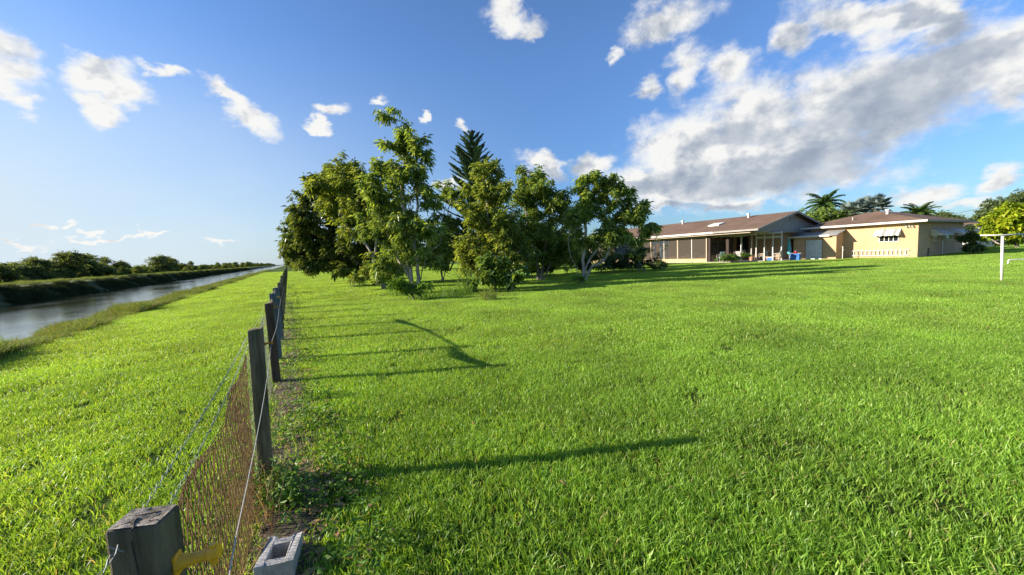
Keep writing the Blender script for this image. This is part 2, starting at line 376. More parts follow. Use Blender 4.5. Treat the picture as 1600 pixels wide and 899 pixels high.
# ------------------------------------------------------------------ ground, banks, water (in the fence's direction)
WATER_Z = -0.85
LAWN_EDGE = -4.95
prof = [(-4000, .35, 2), (-60, .35, 2), (-34, .55, 2), (-25.0, .74, 2), (-23.6, .50, 1), (-21.6, -.9, 1), (-19, -1.8, 3), (-11, -1.8, 3), (-8.6, -.9, 1), (-6.2, -.14, 1), (LAWN_EDGE, 0, 0), (4000, 0, 0)]
ys = [-80, -10]+list(np.arange(0, 130, 2.5))+[140, 170, 220, 300, 450, 700, 1200, 2200, 5000]
g = MB()
for yi, y in enumerate(ys):
    for i, (x, z, m_) in enumerate(prof):
        w = .30*math.sin(y*.31+i)+.22*math.sin(y*.83+2*i) if 3 <= i <= 9 and y < 130 else 0
        g.v.append((x+w, y, z))
n = len(prof)
for j in range(len(ys)-1):
    for i in range(n-1):
        g.f.append((j*n+i, j*n+i+1, (j+1)*n+i+1, (j+1)*n+i)); g.mi.append({2: 1, 1: 2, 3: 3, 0: 0}[prof[i][2] if i else 2])
tag(g.build('ground', [M['turf'], M['farturf'], M['bank'], M['mud']], rz=RZ), kind='structure')
w = MB().add([(-23.6, -80, WATER_Z), (-7.6, -80, WATER_Z), (-7.6, 5000, WATER_Z), (-23.6, 5000, WATER_Z)], [(0, 1, 2, 3)])
tag(w.build('canal_water', M['water'], rz=RZ), kind='structure')

# ------------------------------------------------------------------ blades and tufts
def blades(nb, rad, h, wd, seg=3, lean=.45, seed=1):
    r = np.random.default_rng(seed)
    a = r.random(nb)*2*np.pi; rr = rad*np.sqrt(r.random(nb)); x = rr*np.cos(a); y = rr*np.sin(a)
    hh = h*(.55+.7*r.random(nb)); ww = wd*(.6+.7*r.random(nb))
    da = r.random(nb)*2*np.pi; ln = lean*(.2+1.0*r.random(nb)); tw = r.random(nb)*2*np.pi
    V = np.zeros((nb, seg*2+1, 3)); F = []
    for k in range(seg+1):
        f = k/seg
        ox = hh*ln*f**1.8*np.cos(da); oy = hh*ln*f**1.8*np.sin(da); z = hh*(f-.28*ln*f**2.2)
        sx = np.cos(tw)*ww*.5*(1-f**2*.8); sy = np.sin(tw)*ww*.5*(1-f**2*.8)
        if k < seg:
            V[:, 2*k] = np.stack([x+ox-sx, y+oy-sy, z], 1); V[:, 2*k+1] = np.stack([x+ox+sx, y+oy+sy, z], 1)
        else: V[:, 2*k] = np.stack([x+ox, y+oy, z], 1)
    base = (np.arange(nb)*(seg*2+1))[:, None]; T = []
    for k in range(seg-1):
        T += [(2*k, 2*k+1, 2*k+3), (2*k, 2*k+3, 2*k+2)]
    T += [(2*seg-2, 2*seg-1, 2*seg)]
    F = np.concatenate([base+np.array(t)[None] for t in T])
    return V.reshape(-1, 3), F
tuftcol = bpy.data.collections.new('grass_tufts')
def template(name, V, F, m):
    o = npmesh(name, V, F, m); C.objects.unlink(o)
    return o
def scatter(name, P, scale, templates, label=None, kind='stuff', cat=None, tilt=.0):
    """one object: a cloud of points, each carrying one tuft"""
    col = bpy.data.collections.new(name+'_tufts')
    for t in templates: col.objects.link(t)
    me = bpy.data.meshes.new(name); me.vertices.add(len(P)); me.vertices.foreach_set('co', np.asarray(P, np.float32).ravel())
    a = me.attributes.new('sz', 'FLOAT', 'POINT'); a.data.foreach_set('value', np.asarray(scale, np.float32))
    a = me.attributes.new('rt', 'FLOAT_VECTOR', 'POINT')
    rot = np.stack([(rng.random(len(P))-.5)*tilt, (rng.random(len(P))-.5)*tilt, rng.random(len(P))*6.283], 1)
    a.data.foreach_set('vector', rot.astype(np.float32).ravel())
    o = bpy.data.objects.new(name, me); link(o); tag(o, label, cat, kind=kind)
    ng = bpy.data.node_groups.new(name, 'GeometryNodeTree')
    ng.interface.new_socket('Geometry', in_out='INPUT', socket_type='NodeSocketGeometry')
    ng.interface.new_socket('Geometry', in_out='OUTPUT', socket_type='NodeSocketGeometry')
    G = NT(ng); gi = G.n('NodeGroupInput')
    ci = G.n('GeometryNodeCollectionInfo', {'Collection': col, 'Separate Children': True, 'Reset Children': True})
    s_ = G.n('GeometryNodeInputNamedAttribute', {'Name': 'sz'}, data_type='FLOAT')
    r_ = G.n('GeometryNodeInputNamedAttribute', {'Name': 'rt'}, data_type='FLOAT_VECTOR')
    ip = G.n('GeometryNodeInstanceOnPoints', {'Points': gi.outputs[0], 'Instance': ci.outputs[0], 'Pick Instance': True,
             'Rotation': r_.outputs[0], 'Scale': s_.outputs[0]})
    go = G.n('NodeGroupOutput', {0: ip.outputs[0]})
    md = o.modifiers.new('tufts', 'NODES'); md.node_group = ng
    return o
def frustum_pts(y0, y1, dens, margin=2.5, xmin=LAWN_EDGE, xmax=1e9, seed=0):
    r = np.random.default_rng(seed); X = 1.36*y1+margin; nn = int((y1-y0)*2*X*dens)
    x = (r.random(nn)*2-1)*X; y = y0+(y1-y0)*r.random(nn)
    k = (np.abs(x) < 1.36*np.maximum(y, 0)+margin); x = x[k]; y = y[k]
    lx = x*math.cos(RZ)+y*math.sin(RZ)
    k = (lx > xmin) & (lx < xmax); return x[k], y[k], lx[k]
near_t = [template('turf_tuft', *blades(150, .18, .058, .0062, 3, .8, 10+i), M['grass']) for i in range(5)]
mid_t = [template('turf_tuft', *blades(230, .30, .060, .0085, 2, .75, 20+i), M['grass']) for i in range(4)]
far_t = [template('turf_tuft', *blades(480, .75, .062, .018, 2, .6, 30+i), M['grass']) for i in range(4)]
def patchy(x, y):
    return .95+.10*np.sin(x*.7+1.3*np.sin(y*.45))*np.sin(y*.9+x*.23)+.08*np.sin(x*2.3+y*1.7)
def lawn(name, y0, y1, dens, ts, seed, smin=.8, smax=1.25, label=None):
    x, y, lx = frustum_pts(y0, y1, dens, seed=seed)
    soil = (np.abs(lx+.13) < .14+.09*np.sin(y*3.1)+.07*np.sin(y*7.7+1)) & (rng.random(len(x)) < np.where(y < 9, .8, .35))      # worn strip under the fence
    k = ~soil; x = x[k]; y = y[k]
    # the lawn stops at the house
    hl = np.stack([x*math.cos(RZ)+y*math.sin(RZ)-HS[0], -x*math.sin(RZ)+y*math.cos(RZ)-HS[1]], 1)
    inside = (hl[:, 0] > 0) & (hl[:, 1] > 0) & (hl[:, 1] < 7) | ((hl[:, 0] > -7.4) & (hl[:, 1] > 7.9)) | ((hl[:, 0] > -1.9) & (hl[:, 1] > 4.5) & (hl[:, 1] < 9)) | ((hl[:, 0] > -4.0) & (hl[:, 1] > 7) )
    x = x[~inside]; y = y[~inside]
    sz = (smin+(smax-smin)*rng.random(len(x)))*patchy(x, y)
    lab = label
    return scatter(name, np.stack([x, y, np.zeros_like(x)], 1), sz, ts, lab, cat='grass')
A = Vector((31.26, 29.53, 0)); HS = W2L(A)
lawn('lawn_grass', -.6, 6.2, 62, near_t, 1, label='short bright green grass of the near lawn')
lawn('lawn_grass', 6.2, 17, 26, mid_t, 2, label='short bright green grass of the middle lawn')
lawn('lawn_grass', 17, 85, 3.2, far_t, 3, label='short green grass of the far lawn up to the house')

# weeds along the canal edge and on the banks
weed_t = [template('weed_tuft', *blades(60, .22, .42, .016, 3, .9, 40+i), M['weed']) for i in range(4)]
M['shade_toned_weed'] = leafmat('shade_toned_weed', [(.025, .04, .015), (.04, .06, .02), (.05, .065, .025)], .25, .7, .1, 1.5)  # darker copy of the weed colour, holds the shade of the far slope
shade_weed_t = [template('weed_tuft', *blades(60, .25, .40, .02, 3, 1.0, 45+i), M['shade_toned_weed']) for i in range(4)]
def bank_scatter(name, n_, x0, x1, y0, y1, s0, s1, ts, label, pw=2.0, zf=None):
    y = y0+(y1-y0)*rng.random(n_)**pw; x = x0+(x1-x0)*rng.random(n_)
    P = []
    for a, b in zip(x, y):
        z = np.interp(a, [p[0] for p in prof], [p[1] for p in prof]); p = L2W(a, b, max(z, WATER_Z-.05)-.02); P.append(tuple(p))
    clump = .6+.55*(np.sin(y*.9+x)*np.sin(y*.37+1.1*x)+.35)
    return scatter(name, P, (s0+(s1-s0)*rng.random(n_))*np.clip(clump, .35, 1.5), ts, label, cat='weeds', tilt=.3)
bank_scatter('bank_weeds', 9500, -7.4, -5.0, 3, 150, .40, .98, weed_t, 'ragged olive green weeds along the near edge of the canal')
bank_scatter('bank_weeds', 9000, -23.6, -21.3, 14, 300, .7, 1.5, shade_weed_t, 'shade coloured weeds covering the slope of the far canal bank', 1.6)
bank_scatter('dry_grass', 9000, -33, -24.4, 14, 420, .45, 1.0, weed_t, 'pale dry grass on top of the far canal bank', 1.6)

# ------------------------------------------------------------------ trees
def leaves(P, D, K, ln, wd, droop=.5, spread=.12, seed=0, fold=.25, back=.3):
    """K leaves round each twig end"""
    r = np.random.default_rng(seed); n = len(P)*K
    sc_ = .75+.5*r.random((len(P), 1)); P = np.repeat(P, K, 0); sc_ = np.repeat(sc_, K, 0); D = np.repeat(D, K, 0)
    a = r.random(n)*2*np.pi; e = -droop*1.2+ (r.random(n)-.35)*1.3
    d = np.stack([np.cos(a)*np.cos(e), np.sin(a)*np.cos(e), np.sin(e)], 1)+D*.35
    d /= np.linalg.norm(d, axis=1, keepdims=True)
    b = P - D*(r.random((n, 1))*back) + r.normal(0, spread, (n, 3))
    L = sc_*ln*(.5+.8*r.random((n, 1))); Wd = wd*(.7+.6*r.random((n, 1)))
    up = np.stack([r.normal(0, .5, n), r.normal(0, .5, n), np.ones(n)], 1)
    s = np.cross(d, up); s /= np.linalg.norm(s, axis=1, keepdims=True)+1e-9
    nrm = np.cross(s, d)
    mid = b+d*L*.45
    tip = b+d*L - np.array([0, 0, 1])*L*.22
    V = np.stack([b, mid+s*Wd*.5+nrm*Wd*fold, tip, mid-s*Wd*.5+nrm*Wd*fold], 1).reshape(-1, 3)
    k = np.arange(n)[:, None]*4
    F = np.concatenate([k+np.array([[0, 1, 2]]), k+np.array([[0, 2, 3]])], 1).reshape(-1, 3)
    return V, F
def tips_in(blobs, ntips, seed, clump=.55):
    r = np.random.default_rng(seed); vol = np.array([b[3]*b[4]*b[5]*(b[6] if len(b) > 6 else 1) for b in blobs])**.75; vol /= vol.sum(); out = []
    for b, w in zip(blobs, vol):
        m = max(3, int(ntips*w)); nc = max(2, m//7)
        def sph(k, lo):
            v = r.normal(0, 1, (k, 3)); v /= np.linalg.norm(v, axis=1, keepdims=True)
            return v*(lo+(1-lo)*r.random((k, 1))**.6)
        cc = sph(nc, .35)*np.array(b[3:6])*.92
        idx = r.integers(0, nc, m)
        pts = cc[idx]+sph(m, .2)*clump*min(1.0, min(b[3:6]))+0
        out.append(pts+np.array(b[:3]))
    T = np.concatenate(out); return T[T[:, 2] > .25]
def grow(stems, tips, r0, seed, rtip=.007):
    r = np.random.default_rng(seed); pos = []; par = []; fixed = []
    for st in stems:
        last = -1
        for i, p in enumerate(st):
            p = np.array(p, float)
            if i:
                q = pos[last]; nseg = max(1, int(np.linalg.norm(p-q)/.35))
                for k in range(1, nseg+1):
                    f = k/nseg; pp = q+(p-q)*f+(r.normal(0, .035, 3) if k < nseg else 0)
                    pos.append(pp); par.append(last); last = len(pos)-1
            else: pos.append(p); par.append(-1); last = len(pos)-1
    P = np.array(pos)
    order = np.argsort([np.min(np.linalg.norm(P-t, axis=1)) for t in tips])
    buf = np.zeros((len(P)+len(tips)*9+10, 3)); buf[:len(P)] = P; n = len(P); par = list(par); ends = []
    for ti in order:
        t = tips[ti]; d = t-buf[:n]; ds = np.linalg.norm(d, axis=1)+1e-6
        low = (buf[:n, 2] < .5)*1.5
        cost = ds*(1+.8*np.clip(-d[:, 2]/ds, 0, 1))+low
        j = int(np.argmin(cost)); dist = ds[j]; m = int(np.clip(dist/.22, 1, 8)); a = buf[j].copy(); last = j
        bow = np.array([0, 0, 1])*dist*.10+r.normal(0, .05*dist, 3)
        for k in range(1, m+1):
            f = k/m; p = a+(t-a)*f+bow*math.sin(f*math.pi)+(r.normal(0, .02, 3) if k < m else 0)
            buf[n] = p; par.append(last); last = n; n += 1
        ends.append(last)
    P = buf[:n]; par = np.array(par)
    r2 = np.zeros(n); kids = [[] for _ in range(n)]
    for i in range(n):
        if par[i] >= 0: kids[par[i]].append(i)
    for i in range(n-1, -1, -1):
        if not kids[i]: r2[i] = rtip**2.2
        else: r2[i] = sum(r2[k] for k in kids[i])*1.004
    rad = r2**(1/2.2); root = [i for i in range(n) if par[i] < 0]
    f = r0/max(rad[i] for i in root)
    rad = rtip+(r0-rtip)*(np.clip(rad-rtip, 0, None)/max(1e-6, max(rad[i] for i in root)-rtip))**1.45
    mb = MB(); mb_dir = np.array([P[e]-P[par[e]] for e in ends]); mb_dir /= np.linalg.norm(mb_dir, axis=1, keepdims=True)+1e-9
    started = [(i, None) for i in root]
    while started:
        i, prv = started.pop(); ch = [prv] if prv is not None else []; ch.append(i)
        while kids[i]:
            ks = sorted(kids[i], key=lambda k: -rad[k])
            for k in ks[1:]: started.append((k, i))
            i = ks[0]; ch.append(i)
        rr = [rad[c] for c in ch]
        if prv is not None: rr[0] = rr[1]
        if len(ch) > 1:
            if prv is None:
                rr[0] *= 1.35
            mb.tube([P[c] for c in ch], rr, 9 if max(rr) > .05 else (5 if max(rr) > .018 else 4), caps=False)
    return mb, P[ends], mb_dir
def bl(base, Y, lst):                        # blobs given by their place in the picture, at the tree's real distance
    out = []
    for (x, y, rx, ry, *o) in lst:
        dy, dr, wgt = (list(o)+[0, 0, 1][len(o):])
        c = atY(x, y, Y+dy)-base; k = (Y+dy)/FPX
        out.append((c.x, c.y, c.z, rx*k, (dr or (rx+ry)/2*k), ry*k, wgt or 1))
    return out
def tree(name, label, cat, bx, by, lst, ntips, K, ln, wd, leafm, barkm, stems, r0, seed, group=None, droop=.5, clump=.55, z0=0, tip=.010, crown='crown'):
    base = at(bx, by); Y = base.y; ntips = int(ntips*1.5); K = int(K*1.25); r0 *= .8
    st = []
    for s_ in stems:
        pts = []
        for (x, y, *o) in s_:
            c = atY(x, y, Y+(o[0] if o else 0))-base; pts.append((c.x, c.y, c.z))
        pts[0] = (pts[0][0], pts[0][1], -.08); st.append(pts)
    T = tips_in(bl(base, Y, lst), ntips, seed, clump)
    mb, P, D = grow(st, T, r0, seed, tip)
    e = empty(name, base, 0, label, cat, group)
    mb.build('trunk', barkm, e, smooth=True)
    V, F = leaves(P, D, int(K*.85), ln*1.2, wd*1.2, droop, .07, seed)
    npmesh(crown, V, F, leafm, e)
    return e
MANGO = 'yard trees along the fence'
tree('mango_tree', 'big dark mango tree with a dense round crown leaning over the wooden fence', 'tree', 578, 447,
     [(475, 375, 38, 42), (500, 340, 50, 48), (505, 300, 40, 34), (540, 310, 60, 48), (460, 350, 26, 30), (500, 395, 55, 33), (560, 380, 60, 45), (465, 400, 28, 20), (600, 350, 40, 60, 1), (540, 415, 40, 18), (440, 385, 12, 12)],
     1150, 24, .24, .075, M['mango'], M['bark_dark'], [[(590, 447), (570, 425), (545, 400), (515, 375)], [(594, 447), (595, 400), (585, 350)], [(585, 447), (560, 410, -1.5), (520, 390, -2)]], .22, 11, MANGO)
tree('rusty_leaved_tree', 'olive and rust tinted tree with pale winding trunk in front of the dark mango', 'tree', 604, 452,
     [(520, 285, 34, 26), (552, 275, 40, 24), (585, 285, 30, 28), (505, 310, 26, 20), (560, 320, 45, 28), (600, 330, 30, 35), (540, 350, 30, 18, 0, 0, .6), (580, 420, 30, 25, 0, 0, .5)],
     430, 20, .21, .06, M['olive'], M['bark_pale'], [[(604, 452), (588, 425), (582, 400), (570, 380), (545, 360), (530, 330), (535, 300)], [(600, 452), (583, 402), (588, 370), (572, 330), (565, 295)], [(606, 452), (612, 400), (606, 350), (590, 310)]], .085, 12, MANGO)
tree('tall_thin_tree', 'tallest leafy tree, slender with an open light green crown and several pale stems', 'tree', 650, 460,
     [(590, 182, 20, 12, 0, 0, .3), (614, 176, 22, 10, 0, 0, .25), (616, 205, 34, 14, 0, 0, .45), (604, 192, 22, 9, 0, 0, .35), (632, 190, 16, 10, 0, 0, .25), (602, 232, 20, 14, 0, 0, .7), (596, 262, 20, 18, 0, 0, .7), (585, 300, 20, 26, 0, 0, .8), (648, 225, 30, 22), (622, 228, 24, 14, 0, 0, .7), (655, 250, 28, 20), (610, 255, 22, 18, 0, 0, .5), (640, 275, 44, 26), (600, 295, 40, 30), (655, 310, 32, 30), (600, 345, 45, 30), (640, 365, 45, 35), (675, 350, 22, 28, 0, 0, .6), (625, 405, 45, 28), (672, 392, 28, 22, 0, 0, .7), (600, 420, 30, 22)],
     620, 15, .21, .062, M['avocado'], M['bark_pale'], [[(648, 460), (640, 432), (622, 405), (612, 375), (598, 355), (590, 330)], [(650, 460), (632, 400), (634, 350), (628, 300), (632, 250), (622, 205), (612, 172)], [(653, 460), (662, 415), (668, 395), (690, 380)], [(652, 460), (652, 420), (648, 370), (652, 310), (650, 260), (656, 225)]], .13, 13, MANGO, clump=.42)
tree('sparse_tree', 'small loose tree with pale forked branches left of the tall pine', 'tree', 690, 440,
     [(700, 292, 22, 14), (715, 310, 20, 16), (688, 315, 14, 14, 0, 0, .6), (690, 345, 22, 16), (712, 345, 18, 16), (700, 380, 26, 20), (690, 405, 30, 18)],
     190, 16, .22, .065, M['avocado'], M['bark_pale'], [[(690, 440), (694, 400), (690, 370), (700, 335), (706, 300)], [(692, 440), (700, 395), (716, 350)]], .08, 14, MANGO, clump=.42)
tree('olive_tree', 'olive green tree standing right in front of the tall pine', 'tree', 775, 447,
     [(762, 268, 24, 20), (752, 295, 28, 20), (775, 300, 28, 22), (745, 330, 30, 24), (778, 340, 32, 30), (755, 375, 42, 32), (790, 390, 40, 32), (740, 405, 28, 26)],
     560, 17, .21, .062, M['olive'], M['bark'], [[(775, 447), (768, 400), (762, 340), (760, 290)], [(778, 447), (785, 400), (780, 340)], [(772, 447), (750, 400), (745, 350)]], .11, 15, MANGO)
tree('round_tree', 'leafy green tree between the tall pine and the forked pale tree', 'tree', 842, 438,
     [(825, 276, 26, 16), (848, 290, 30, 20), (810, 300, 18, 20), (868, 315, 26, 22), (835, 320, 38, 20), (880, 335, 20, 22, 0, 0, .7), (815, 365, 32, 28), (862, 365, 30, 30), (830, 400, 36, 26), (880, 395, 26, 26)],
     640, 18, .23, .068, M['avocado'], M['bark'], [[(842, 438), (838, 400), (824, 350), (818, 300)], [(844, 438), (850, 395), (858, 340), (850, 295)], [(846, 438), (866, 400), (880, 345)]], .12, 16, MANGO)
tree('forked_tree', 'pale barked tree forking close to the ground, rightmost of the yard trees', 'tree', 909, 440,
     [(925, 280, 32, 14), (950, 285, 22, 14), (912, 302, 20, 18), (955, 308, 36, 20), (985, 325, 26, 22), (930, 325, 34, 18), (905, 335, 18, 22), (968, 345, 34, 20), (1005, 345, 18, 16), (890, 330, 14, 16, 0, 0, .5), (930, 372, 24, 18, 0, 0, .5), (1014, 360, 18, 12), (900, 372, 16, 20, 0, 0, .5), (950, 370, 30, 16), (985, 372, 26, 14)],
     470, 17, .23, .068, M['avocado'], M['bark_pale'], [[(909, 440), (902, 424), (892, 402), (888, 375), (896, 345)], [(909, 440), (912, 418), (915, 370), (912, 320), (925, 290)], [(911, 440), (925, 416), (945, 405), (956, 385), (975, 355)], [(910, 440), (918, 412), (935, 385), (948, 330)]], .105, 17, MANGO, clump=.42)

def bush(name, label, cat, bx, by, lst, ntips, K, ln, wd, leafm, seed, group=None, droop=.3, dY=0, clump=.4, barkm=None):
    base = at(bx, by); Y = base.y
    T = tips_in(bl(base, Y+dY, lst), ntips, seed, clump); stems = []
    r = random.Random(seed)
    for k in range(5):
        t = T[r.randrange(len(T))]; stems.append([(r.uniform(-.25, .25), r.uniform(-.25, .25), -.06), (t[0]*.35, t[1]*.35+dY*.3, max(.3, t[2]*.6))])
    mb, P, D = grow(stems, T, .03, seed, .005)
    e = empty(name, base, 0, label, cat, group)
    mb.build('stems', barkm or M['bark'], e, smooth=True)
    V, F = leaves(P, D, K, ln, wd, droop, .06, seed); V[:, 2] = np.maximum(V[:, 2], .01)
    npmesh('foliage', V, F, leafm, e); return e
UG = 'shady bushes under the yard trees'
bush('broadleaf_bush', 'bush with large glossy pale green leaves in the middle of the lawn edge', 'bush', 775, 458,
     [(765, 405, 22, 12), (758, 425, 26, 16), (780, 425, 24, 18), (775, 445, 32, 14), (800, 440, 16, 14), (745, 445, 12, 12), (815, 430, 14, 20)], 170, 11, .30, .17, M['broad'], 31)
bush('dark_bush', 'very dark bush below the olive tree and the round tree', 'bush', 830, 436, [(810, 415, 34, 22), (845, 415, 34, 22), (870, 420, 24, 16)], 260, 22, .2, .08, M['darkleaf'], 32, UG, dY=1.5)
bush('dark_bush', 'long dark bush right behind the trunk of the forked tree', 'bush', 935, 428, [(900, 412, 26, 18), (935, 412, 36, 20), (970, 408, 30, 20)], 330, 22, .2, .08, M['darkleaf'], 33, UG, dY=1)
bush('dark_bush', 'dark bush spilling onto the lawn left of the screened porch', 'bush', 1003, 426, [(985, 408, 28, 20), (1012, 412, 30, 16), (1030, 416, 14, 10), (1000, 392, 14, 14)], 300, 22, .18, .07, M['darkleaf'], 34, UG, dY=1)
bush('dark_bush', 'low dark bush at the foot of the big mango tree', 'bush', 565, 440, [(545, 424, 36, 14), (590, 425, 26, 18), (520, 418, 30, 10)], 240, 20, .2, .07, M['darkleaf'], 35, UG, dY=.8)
bush('leafy_shrub', 'leafy shrub round the foot of the tall thin tree', 'bush', 650, 470, [(640, 452, 22, 14), (662, 455, 18, 12), (622, 445, 18, 14)], 110, 14, .15, .05, M['herb'], 36)
bush('leafy_shrub', 'small green shrub round the forked tree trunk foot', 'bush', 909, 445, [(905, 436, 14, 6), (920, 438, 14, 6)], 50, 14, .14, .04, M['herb'], 37)
bush('wispy_shrub', 'thin wispy dark shrub in front of the screened porch left end', 'bush', 1020, 418, [(1022, 372, 14, 14, 0, 0, .5), (1012, 390, 16, 14, 0, 0, .5), (1036, 395, 12, 14, 0, 0, .5)], 70, 9, .14, .05, M['darkleaf'], 38)
bush('porch_bush', 'round green bush in front of the open porch', 'bush', 1148, 411, [(1140, 404, 24, 7), (1152, 400, 18, 6), (1122, 408, 12, 4)], 170, 14, .2, .07, M['broad'], 39)
bush('corner_bush', 'dark bush with white flowers at the far end of the yellow wing', 'bush', 1520, 398, [(1518, 388, 12, 12), (1528, 392, 10, 8), (1514, 368, 8, 20)], 220, 18, .2, .08, M['darkleaf'], 40)
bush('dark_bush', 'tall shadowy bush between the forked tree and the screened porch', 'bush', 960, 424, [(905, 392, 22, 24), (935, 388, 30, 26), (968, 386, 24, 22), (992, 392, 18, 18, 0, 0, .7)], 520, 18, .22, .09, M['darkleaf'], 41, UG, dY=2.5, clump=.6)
BG = 'dark trees behind the yard trees'
for k, (bx, by, l, lab) in enumerate([
        (700, 424, [(700, 375, 34, 32), (680, 395, 26, 24), (725, 385, 24, 30)], 'dark tree in the gap between the tall thin tree and the pine'),
        (770, 424, [(765, 380, 36, 32), (790, 370, 26, 36), (740, 395, 26, 24)], 'dark tree behind the olive tree'),
        (860, 422, [(845, 375, 34, 32), (880, 380, 32, 26), (815, 385, 26, 26)], 'dark tree behind the round tree'),
        (640, 424, [(620, 385, 36, 30), (650, 400, 30, 22), (590, 395, 30, 26)], 'dark tree behind the tall thin tree')]):
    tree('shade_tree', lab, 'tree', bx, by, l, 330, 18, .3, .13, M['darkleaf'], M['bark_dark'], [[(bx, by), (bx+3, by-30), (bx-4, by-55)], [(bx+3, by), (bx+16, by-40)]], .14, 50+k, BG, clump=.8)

# strappy tufts and low herbs
def clumpobj(name, label, cat, x, y, n, rad, h, wd, m, seed, lean=.9, z=0):
    V, F = blades(n, rad, h, wd, 4, lean, seed); o = npmesh(name, V, F, m, loc=at(x, y, z)); return tag(o, label, cat)
clumpobj('strap_leaf_plant', 'arching strap leaved clump left of the broadleaf bush', 'plant', 733, 458, 130, .35, 1.15, .03, M['broad'], 61)
clumpobj('grass_clump', 'tall uncut grass left of the broadleaf bush', 'plant', 712, 462, 260, .75, .55, .016, M['herb'], 62)
clumpobj('grass_clump', 'dark spiky tuft at the front foot of the broadleaf bush', 'plant', 764, 470, 150, .28, .5, .016, M['weed'], 63)
clumpobj('grass_clump', 'uncut grass in front of the tall thin tree', 'plant', 668, 466, 300, .8, .35, .014, M['herb'], 64)
clumpobj('grass_clump', 'uncut grass left of the tall thin tree foot', 'plant', 625, 462, 220, .6, .3, .014, M['herb'], 65)

# Norfolk pine
def norfolk(bx, topx, topy, Y):
    b0 = atY(bx, 430, Y); b0.z = 0; top = atY(topx, topy, Y); Ht = top.z
    e = empty('norfolk_pine', b0, 0, 'tall dark pine with tiered upswept branches rising above the yard trees', 'tree')
    MB().tube([(0, 0, -.1), (.05, 0, Ht*.5), (0, 0, Ht)], [.17, .10, .015], 8).build('trunk', M['bark'], e, smooth=True)
    r = random.Random(4); mb = MB(); nt = 18
    Vs = []; Fs = []; cnt = 0; rg = np.random.default_rng(4)
    for i in range(nt):
        f = (i/(nt-1))**.85; z = Ht*(.22+.75*f); L = 2.8*(1-f)**.6*(.9+.2*r.random())+.28
        nb = 6; a0 = r.random()*6.28
        for b in range(nb):
            a = a0+b*2*math.pi/nb+r.uniform(-.12, .12); l = L*r.uniform(.85, 1.1); pts = []; up = .12+.38*f
            for k in range(9):
                g_ = k/8; rr = l*g_*.95; zz = z+l*(up*g_+.22*g_**2.0); pts.append(Vector((rr*math.cos(a), rr*math.sin(a), zz)))
            mb.tube(pts, [.03*(1-.8*k/8) for k in range(9)], 4)
            side = Vector((-math.sin(a), math.cos(a), 0)); nk = int(14+l*13)
            for k in range(2, nk):
                g_ = k/nk; q = g_*8; i0 = min(7, int(q)); p = pts[i0].lerp(pts[i0+1], q-i0); t = (pts[i0+1]-pts[i0]).normalized()
                for sd in (-1, 1):
                    cl = (.12+l*.16)*math.sin(math.pi*min(1, .18+g_*.78))**.8*r.uniform(.75, 1.15); d = (side*sd*.9+t*.9+Vector((0, 0, r.uniform(-.05, .35)))).normalized()
                    q0 = np.array(p); dd = np.array(d); w = .024
                    c1 = q0+dd*cl*.5; c2 = q0+dd*cl+np.array([0, 0, cl*.12])
                    u_ = np.cross(dd, [0, 0, 1]); u_ /= np.linalg.norm(u_); n_ = np.cross(u_, dd)
                    for ax in (u_, n_):
                        Vs += [q0-ax*w, q0+ax*w, c1-ax*w*1.2, c1+ax*w*1.2, c2]
                        Fs += [(cnt, cnt+1, cnt+3), (cnt, cnt+3, cnt+2), (cnt+2, cnt+3, cnt+4)]; cnt += 5
    mb.build('limbs', M['bark'], e)
    npmesh('crown', np.array(Vs), np.array(Fs), M['norfolk'], e)
norfolk(748, 748, 203, 27)

# palms
def frond(Vs, Fs, base, a, el0, L, sag, nl, ll, lw, vee=.5, r=random):
    pts = []; p = Vector(base); e_ = el0; st = L/14
    for k in range(15):
        pts.append(p.copy()); d = Vector((math.cos(a)*math.cos(e_), math.sin(a)*math.cos(e_), math.sin(e_))); p = p+d*st; e_ -= sag/14*(1+.5*k/14)
    side = Vector((-math.sin(a), math.cos(a), 0))
    for k in range(nl):
        g_ = .12+.88*k/(nl-1); q = g_*14; i0 = min(13, int(q)); c = pts[i0].lerp(pts[i0+1], q-i0); t = (pts[i0+1]-pts[i0]).normalized()
        l = ll*math.sin(math.pi*(.12+.80*g_))**.6*r.uniform(.85, 1.1)
        for sd in (-1, 1):
            d = (side*sd+t*.6+Vector((0, 0, -vee*r.uniform(.4, 1.2)))).normalized(); u_ = t.cross(d).normalized().cross(d)*lw
            n0 = len(Vs); m_ = c+d*l*.5; e2 = c+d*l+Vector((0, 0, -l*.18))
            Vs += [tuple(c), tuple(m_+u_), tuple(e2), tuple(m_-u_)]; Fs += [(n0, n0+1, n0+2), (n0, n0+2, n0+3)]
    return pts
def palm(name, label, x, y, Y, L, nf, leafm, sag=1.3, ll=.55, lw=.03, group=None, seed=0, emin=-.5):
    r = random.Random(seed); c = atY(x, y, Y); b = Vector((c.x, c.y, 0)); hz = c.z
    e = empty(name, b, 0, label, 'palm tree', group)
    MB().tube([(0, 0, -.1), (.1, 0, hz*.5), (0, 0, hz)], [.2, .13, .12], 10).build('trunk', M['bark'], e, smooth=True)
    Vs = []; Fs = []; rb = MB()
    for k in range(nf):
        a = k*2.4+r.uniform(-.2, .2); f = k/nf; pts = frond(Vs, Fs, (0, 0, hz), a, 1.45-(1.45-emin)*f, L*r.uniform(.85, 1.1), sag*r.uniform(.8, 1.2), 54, ll, lw*1.3, r=r)
        rb.tube(pts, [.03*(1-.85*i/14) for i in range(15)], 4)
    npmesh('fronds', np.array(Vs), np.array(Fs), leafm, e); rb.build('ribs', leafm, e)
palm('coconut_palm', 'tall coconut palm with feathery fronds behind the gap between the two roofs', 1289, 320, 62, 3.3, 26, M['palm'], seed=3, sag=1.1, ll=.65, lw=.045)
